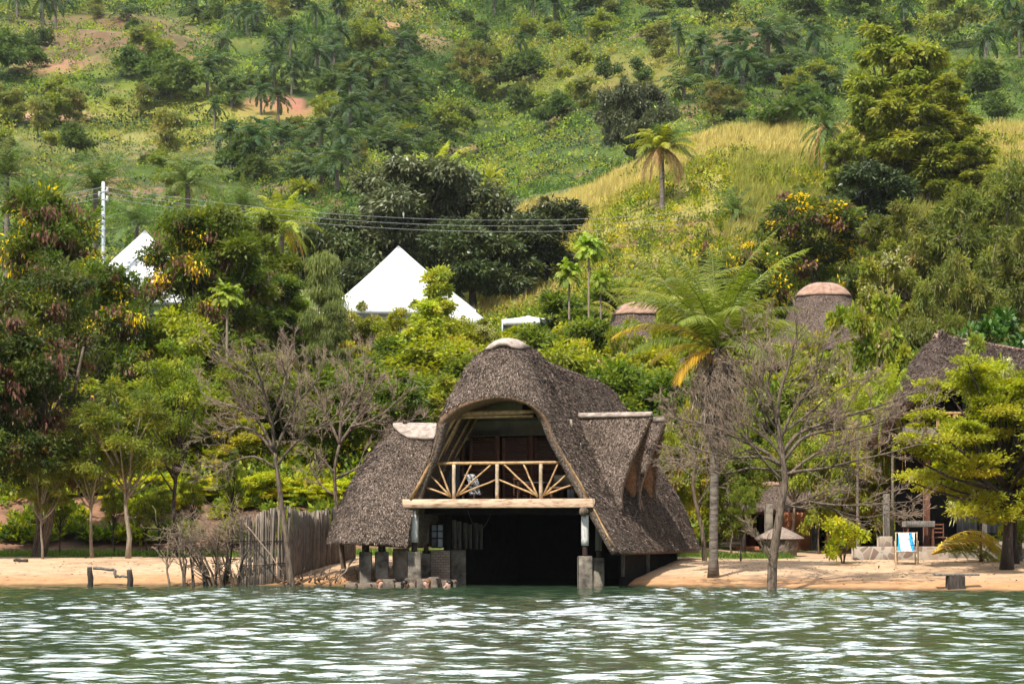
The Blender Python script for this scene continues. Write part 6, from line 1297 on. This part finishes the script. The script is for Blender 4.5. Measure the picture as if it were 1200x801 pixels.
# --- counted trees of the far hillside
def hill():
    rng = np.random.default_rng(31)
    def reg(px, py):
        h = 'left' if px < 400 else ('middle' if px < 800 else 'right')
        v = 'top' if py < 60 else ('upper slope' if py < 130 else 'lower slope')
        return f'on the {v} of the far hillside, {h} side' if v != 'top' else f'near the top of the picture on the {h} side of the hillside'
    def put(key, px, py, look, cat, s=1.):
        x, y, z = GP(px, py, 190); sc = s * rng.uniform(.85, 1.15); lb = look + ' ' + reg(px, py)
        f = place if y < 300 or key.startswith('far_palm') else place1
        f(key, x, y, z - .2, lb, cat, look + 's ' + reg(px, py), (sc, sc, sc * rng.uniform(.9, 1.15)), rng.uniform(0, 6.28))
    palms = [(250, 75, 1), (243, 105, .9), (345, 95, 1), (326, 138, .9), (372, 88, 1), (394, 92, .9), (340, 60, .9), (398, 60, .9), (225, 18, 1.2), (290, 38, 1), (230, 20, 1), (300, 30, 1), (580, 10, 1), (625, 15, 1), (650, 30, 1.3), (685, 20, 1.2), (690, 40, 1), (900, 85, 1.5), (862, 90, 1.2), (822, 88, 1.1), (918, 45, 1.3), (955, 70, 1.1), (1185, 35, 1.3), (1155, 85, 1.2), (1195, 60, 1), (445, 70, 1), (470, 75, 1.1), (430, 105, 1), (450, 120, 1.1), (410, 130, 1), (475, 90, 1), (405, 200, 1), (440, 50, 1),
             (410, 165, 1.1), (375, 178, 1.1), (330, 172, 1), (305, 178, 1), (345, 168, .8), (270, 190, 1.), (300, 200, 1), (360, 205, 1.1), (395, 225, 1), (20, 15, 1), (50, 30, 1), (65, 28, 1.1), (150, 20, 1.1), (840, 100, 1.2), (870, 110, 1.1), (1060, 30, 1), (795, 60, .9), (520, 95, .9), (545, 85, 1), (610, 60, .8), (560, 70, .8)]
    for i, (px, py, s) in enumerate(palms): put('far_palm' if i % 5 else 'far_palm_b', px, py + 8, 'dark oil palm', 'palm', s)
    for i in range(48): px, py = rng.uniform(395, 500), rng.uniform(60, 190); put('far_palm_b', px, py, 'dark oil palm', 'palm', rng.uniform(.75, 1.05))
    for i in range(12): px, py = rng.uniform(280, 420), rng.uniform(165, 225); put('far_palm_b', px, py, 'dark oil palm', 'palm', rng.uniform(.6, .9))
    for i in range(16): put('far_palm_b', rng.uniform(800, 980), rng.uniform(85, 125), 'dark oil palm', 'palm', rng.uniform(.9, 1.2))
    named = [(195, 105, 'far_a', 1.1), (205, 125, 'far_a', 1.3), (155, 95, 'far_a', .9), (10, 95, 'far_a', 1.5), (45, 55, 'far_c', 1.2), (30, 60, 'far_c', 1.2), (715, 92, 'far_c', 1.), (650, 150, 'far_a', 1.), (600, 110, 'far_a', 1.2), (625, 95, 'far_a', 1.1), (610, 130, 'far_c', 1.4), (560, 60, 'far_a', .8), (540, 30, 'far_c', 1.2), (1170, 150, 'far_a', 1.0), (1140, 100, 'far_d', 1.6), (915, 160, 'far_c', 1.1), (560, 120, 'far_e', 1.3), (545, 95, 'far_e', 1.2), (700, 20, 'far_a', 1.2), (760, 20, 'far_e', 1.2), (830, 25, 'far_a', 1.3), (940, 30, 'far_a', 1.2), (1000, 20, 'far_a', 1.3), (1030, 60, 'far_a', 1.2), (1120, 60, 'far_e', 1.4), (1150, 120, 'far_a', 1.3)]
    look = {'far_a': ('dark green tree', 'tree'), 'far_b': ('mid green tree', 'tree'), 'far_c': ('dark round bush', 'bush'), 'far_d': ('yellow green bush', 'bush'), 'far_e': ('pale loose tree', 'tree')}
    for px, py, k, s in named: put(k, px, py, *look[k], s)
    for i in range(30):
        put('far_palm_b' if i % 2 else 'far_palm', rng.uniform(250, 420), rng.uniform(10, 160), 'dark oil palm', 'palm', rng.uniform(.6, .95))
    for i in range(270):
        px = rng.uniform(-20, 1220); py = 235 * rng.random() ** 1.15; d = fbm(np.array([px / 90]), np.array([py / 45]), 8, 3)[0]
        if (px > 560 and py > 150) or (abs(px - 322) < 55 and abs(py - 127) < 24) or (abs(px - 130) < 120 and abs(py - 45) < 22 and rng.random() < .8): continue
        if d < -.15 and not (520 < px < 720): continue
        k = rng.choice(['far_a', 'far_b', 'far_c', 'far_c', 'far_d', 'far_e'] if px > 500 else ['far_b', 'far_c', 'far_d', 'far_d', 'far_a', 'far_e']); put(k, px, py, *look[str(k)], rng.uniform(.45, .95))
hill()

def litter():
    rng = np.random.default_rng(91); n = 2600; x = rng.uniform(-17, 17, n); y = rng.uniform(55, 74, n); z = ground(x, y); ok = (z > .12) & (fbm(x / 2, y / 2, 6, 3) > -.1); x, y, z = x[ok], y[ok], z[ok]; n = len(x); m_ = MB()
    leaves(m_, np.stack([x, y, z + .012], 1), rng.normal(size=(n, 3)) * (1, 1, .15), np.array((0, 0, 1.)) + rng.normal(0, .3, (n, 3)), rng.uniform(.04, .16, n), rng.uniform(.02, .06, n), np.array([(.14, .09, .05)]) * rng.uniform(.4, 1.6, (n, 1)))
    tag(obj('leaf_litter', m_, M['grass'], None), kind='stuff')
    n = 9000; x = np.concatenate([rng.uniform(-18, -2.5, n), rng.uniform(5.5, 10, n // 3)]); y = np.concatenate([rng.normal(69.4, .5, n), rng.normal(71.5, .5, n // 3)]); z = ground(x, y); n = len(x); m_ = MB()
    leaves(m_, np.stack([x, y, z], 1), np.array((0, 0, 1.)) + rng.normal(0, .45, (n, 3)), rng.normal(size=(n, 3)), rng.uniform(.08, .26, n), .03, np.array([(.12, .17, .03)]) * rng.uniform(.6, 1.5, (n, 1)))
    tag(obj('grass', m_, M['grass'], None), kind='stuff')
litter()
T('flat_green', 1190, 63.5, 430, 200, 'layered light green tree behind the front one by the lodge', rz=5)

for i, px in enumerate(range(372, 660, 24)):
    ty = [358, 350, 346, 352, 352, 344, 356, 366, 366, 376, 384, 380][i]
    T(['mix_a', 'mix_b', 'mix_d'][i % 3], px, 113 + (i % 2), ty, 62, 'light leafy shrub tree hiding the foot of the white tents', group='shrub trees at the foot of the tents', rz=i * 1.3)
for i, px in enumerate((560, 600, 640, 680, 720)):
    T(['mix_a', 'mix_b'][i % 2], px, 96 + i % 3, 392 - 6 * (i % 2), 80, 'airy yellow green tree above the boathouse ridge', group='airy trees above the boathouse ridge', rz=i * 1.7)

for key, px, Y, top, w, lb in (('feather_b', 872, 77, 478, 90, 'airy tree between the coconut trunk and the stone well'), ('feather', 930, 79, 470, 90, 'airy tree behind the bare beach tree and above the terracotta wall'), ('mix_b', 985, 79, 478, 95, 'yellow green tree above the lime bush'), ('mix_a', 1030, 78, 470, 80, 'leafy tree left of the lodge floor'), ('mix_c', 905, 86, 440, 110, 'mid green tree behind the terracotta cottage'), ('mix_e', 1000, 84, 440, 90, 'lime green tree behind the lime bush and the cottage')):
    T(key, px, Y, top, w, lb, rz=px * .3)

for px, Y, top, w, key, lb in ((735, 96, 346, 60, 'mix_a', 'airy tree left of the half hidden hut'), (782, 97, 352, 55, 'mix_e', 'lime tree right of the half hidden hut'), (1150, 66, 376, 95, 'mix_d', 'pale flowered branches over the lodge roof'), (1090, 79, 372, 60, 'mix_b', 'yellow green shrub tree at the left end of the lodge ridge')):
    T(key, px, Y, top, w, lb, rz=px * .3)
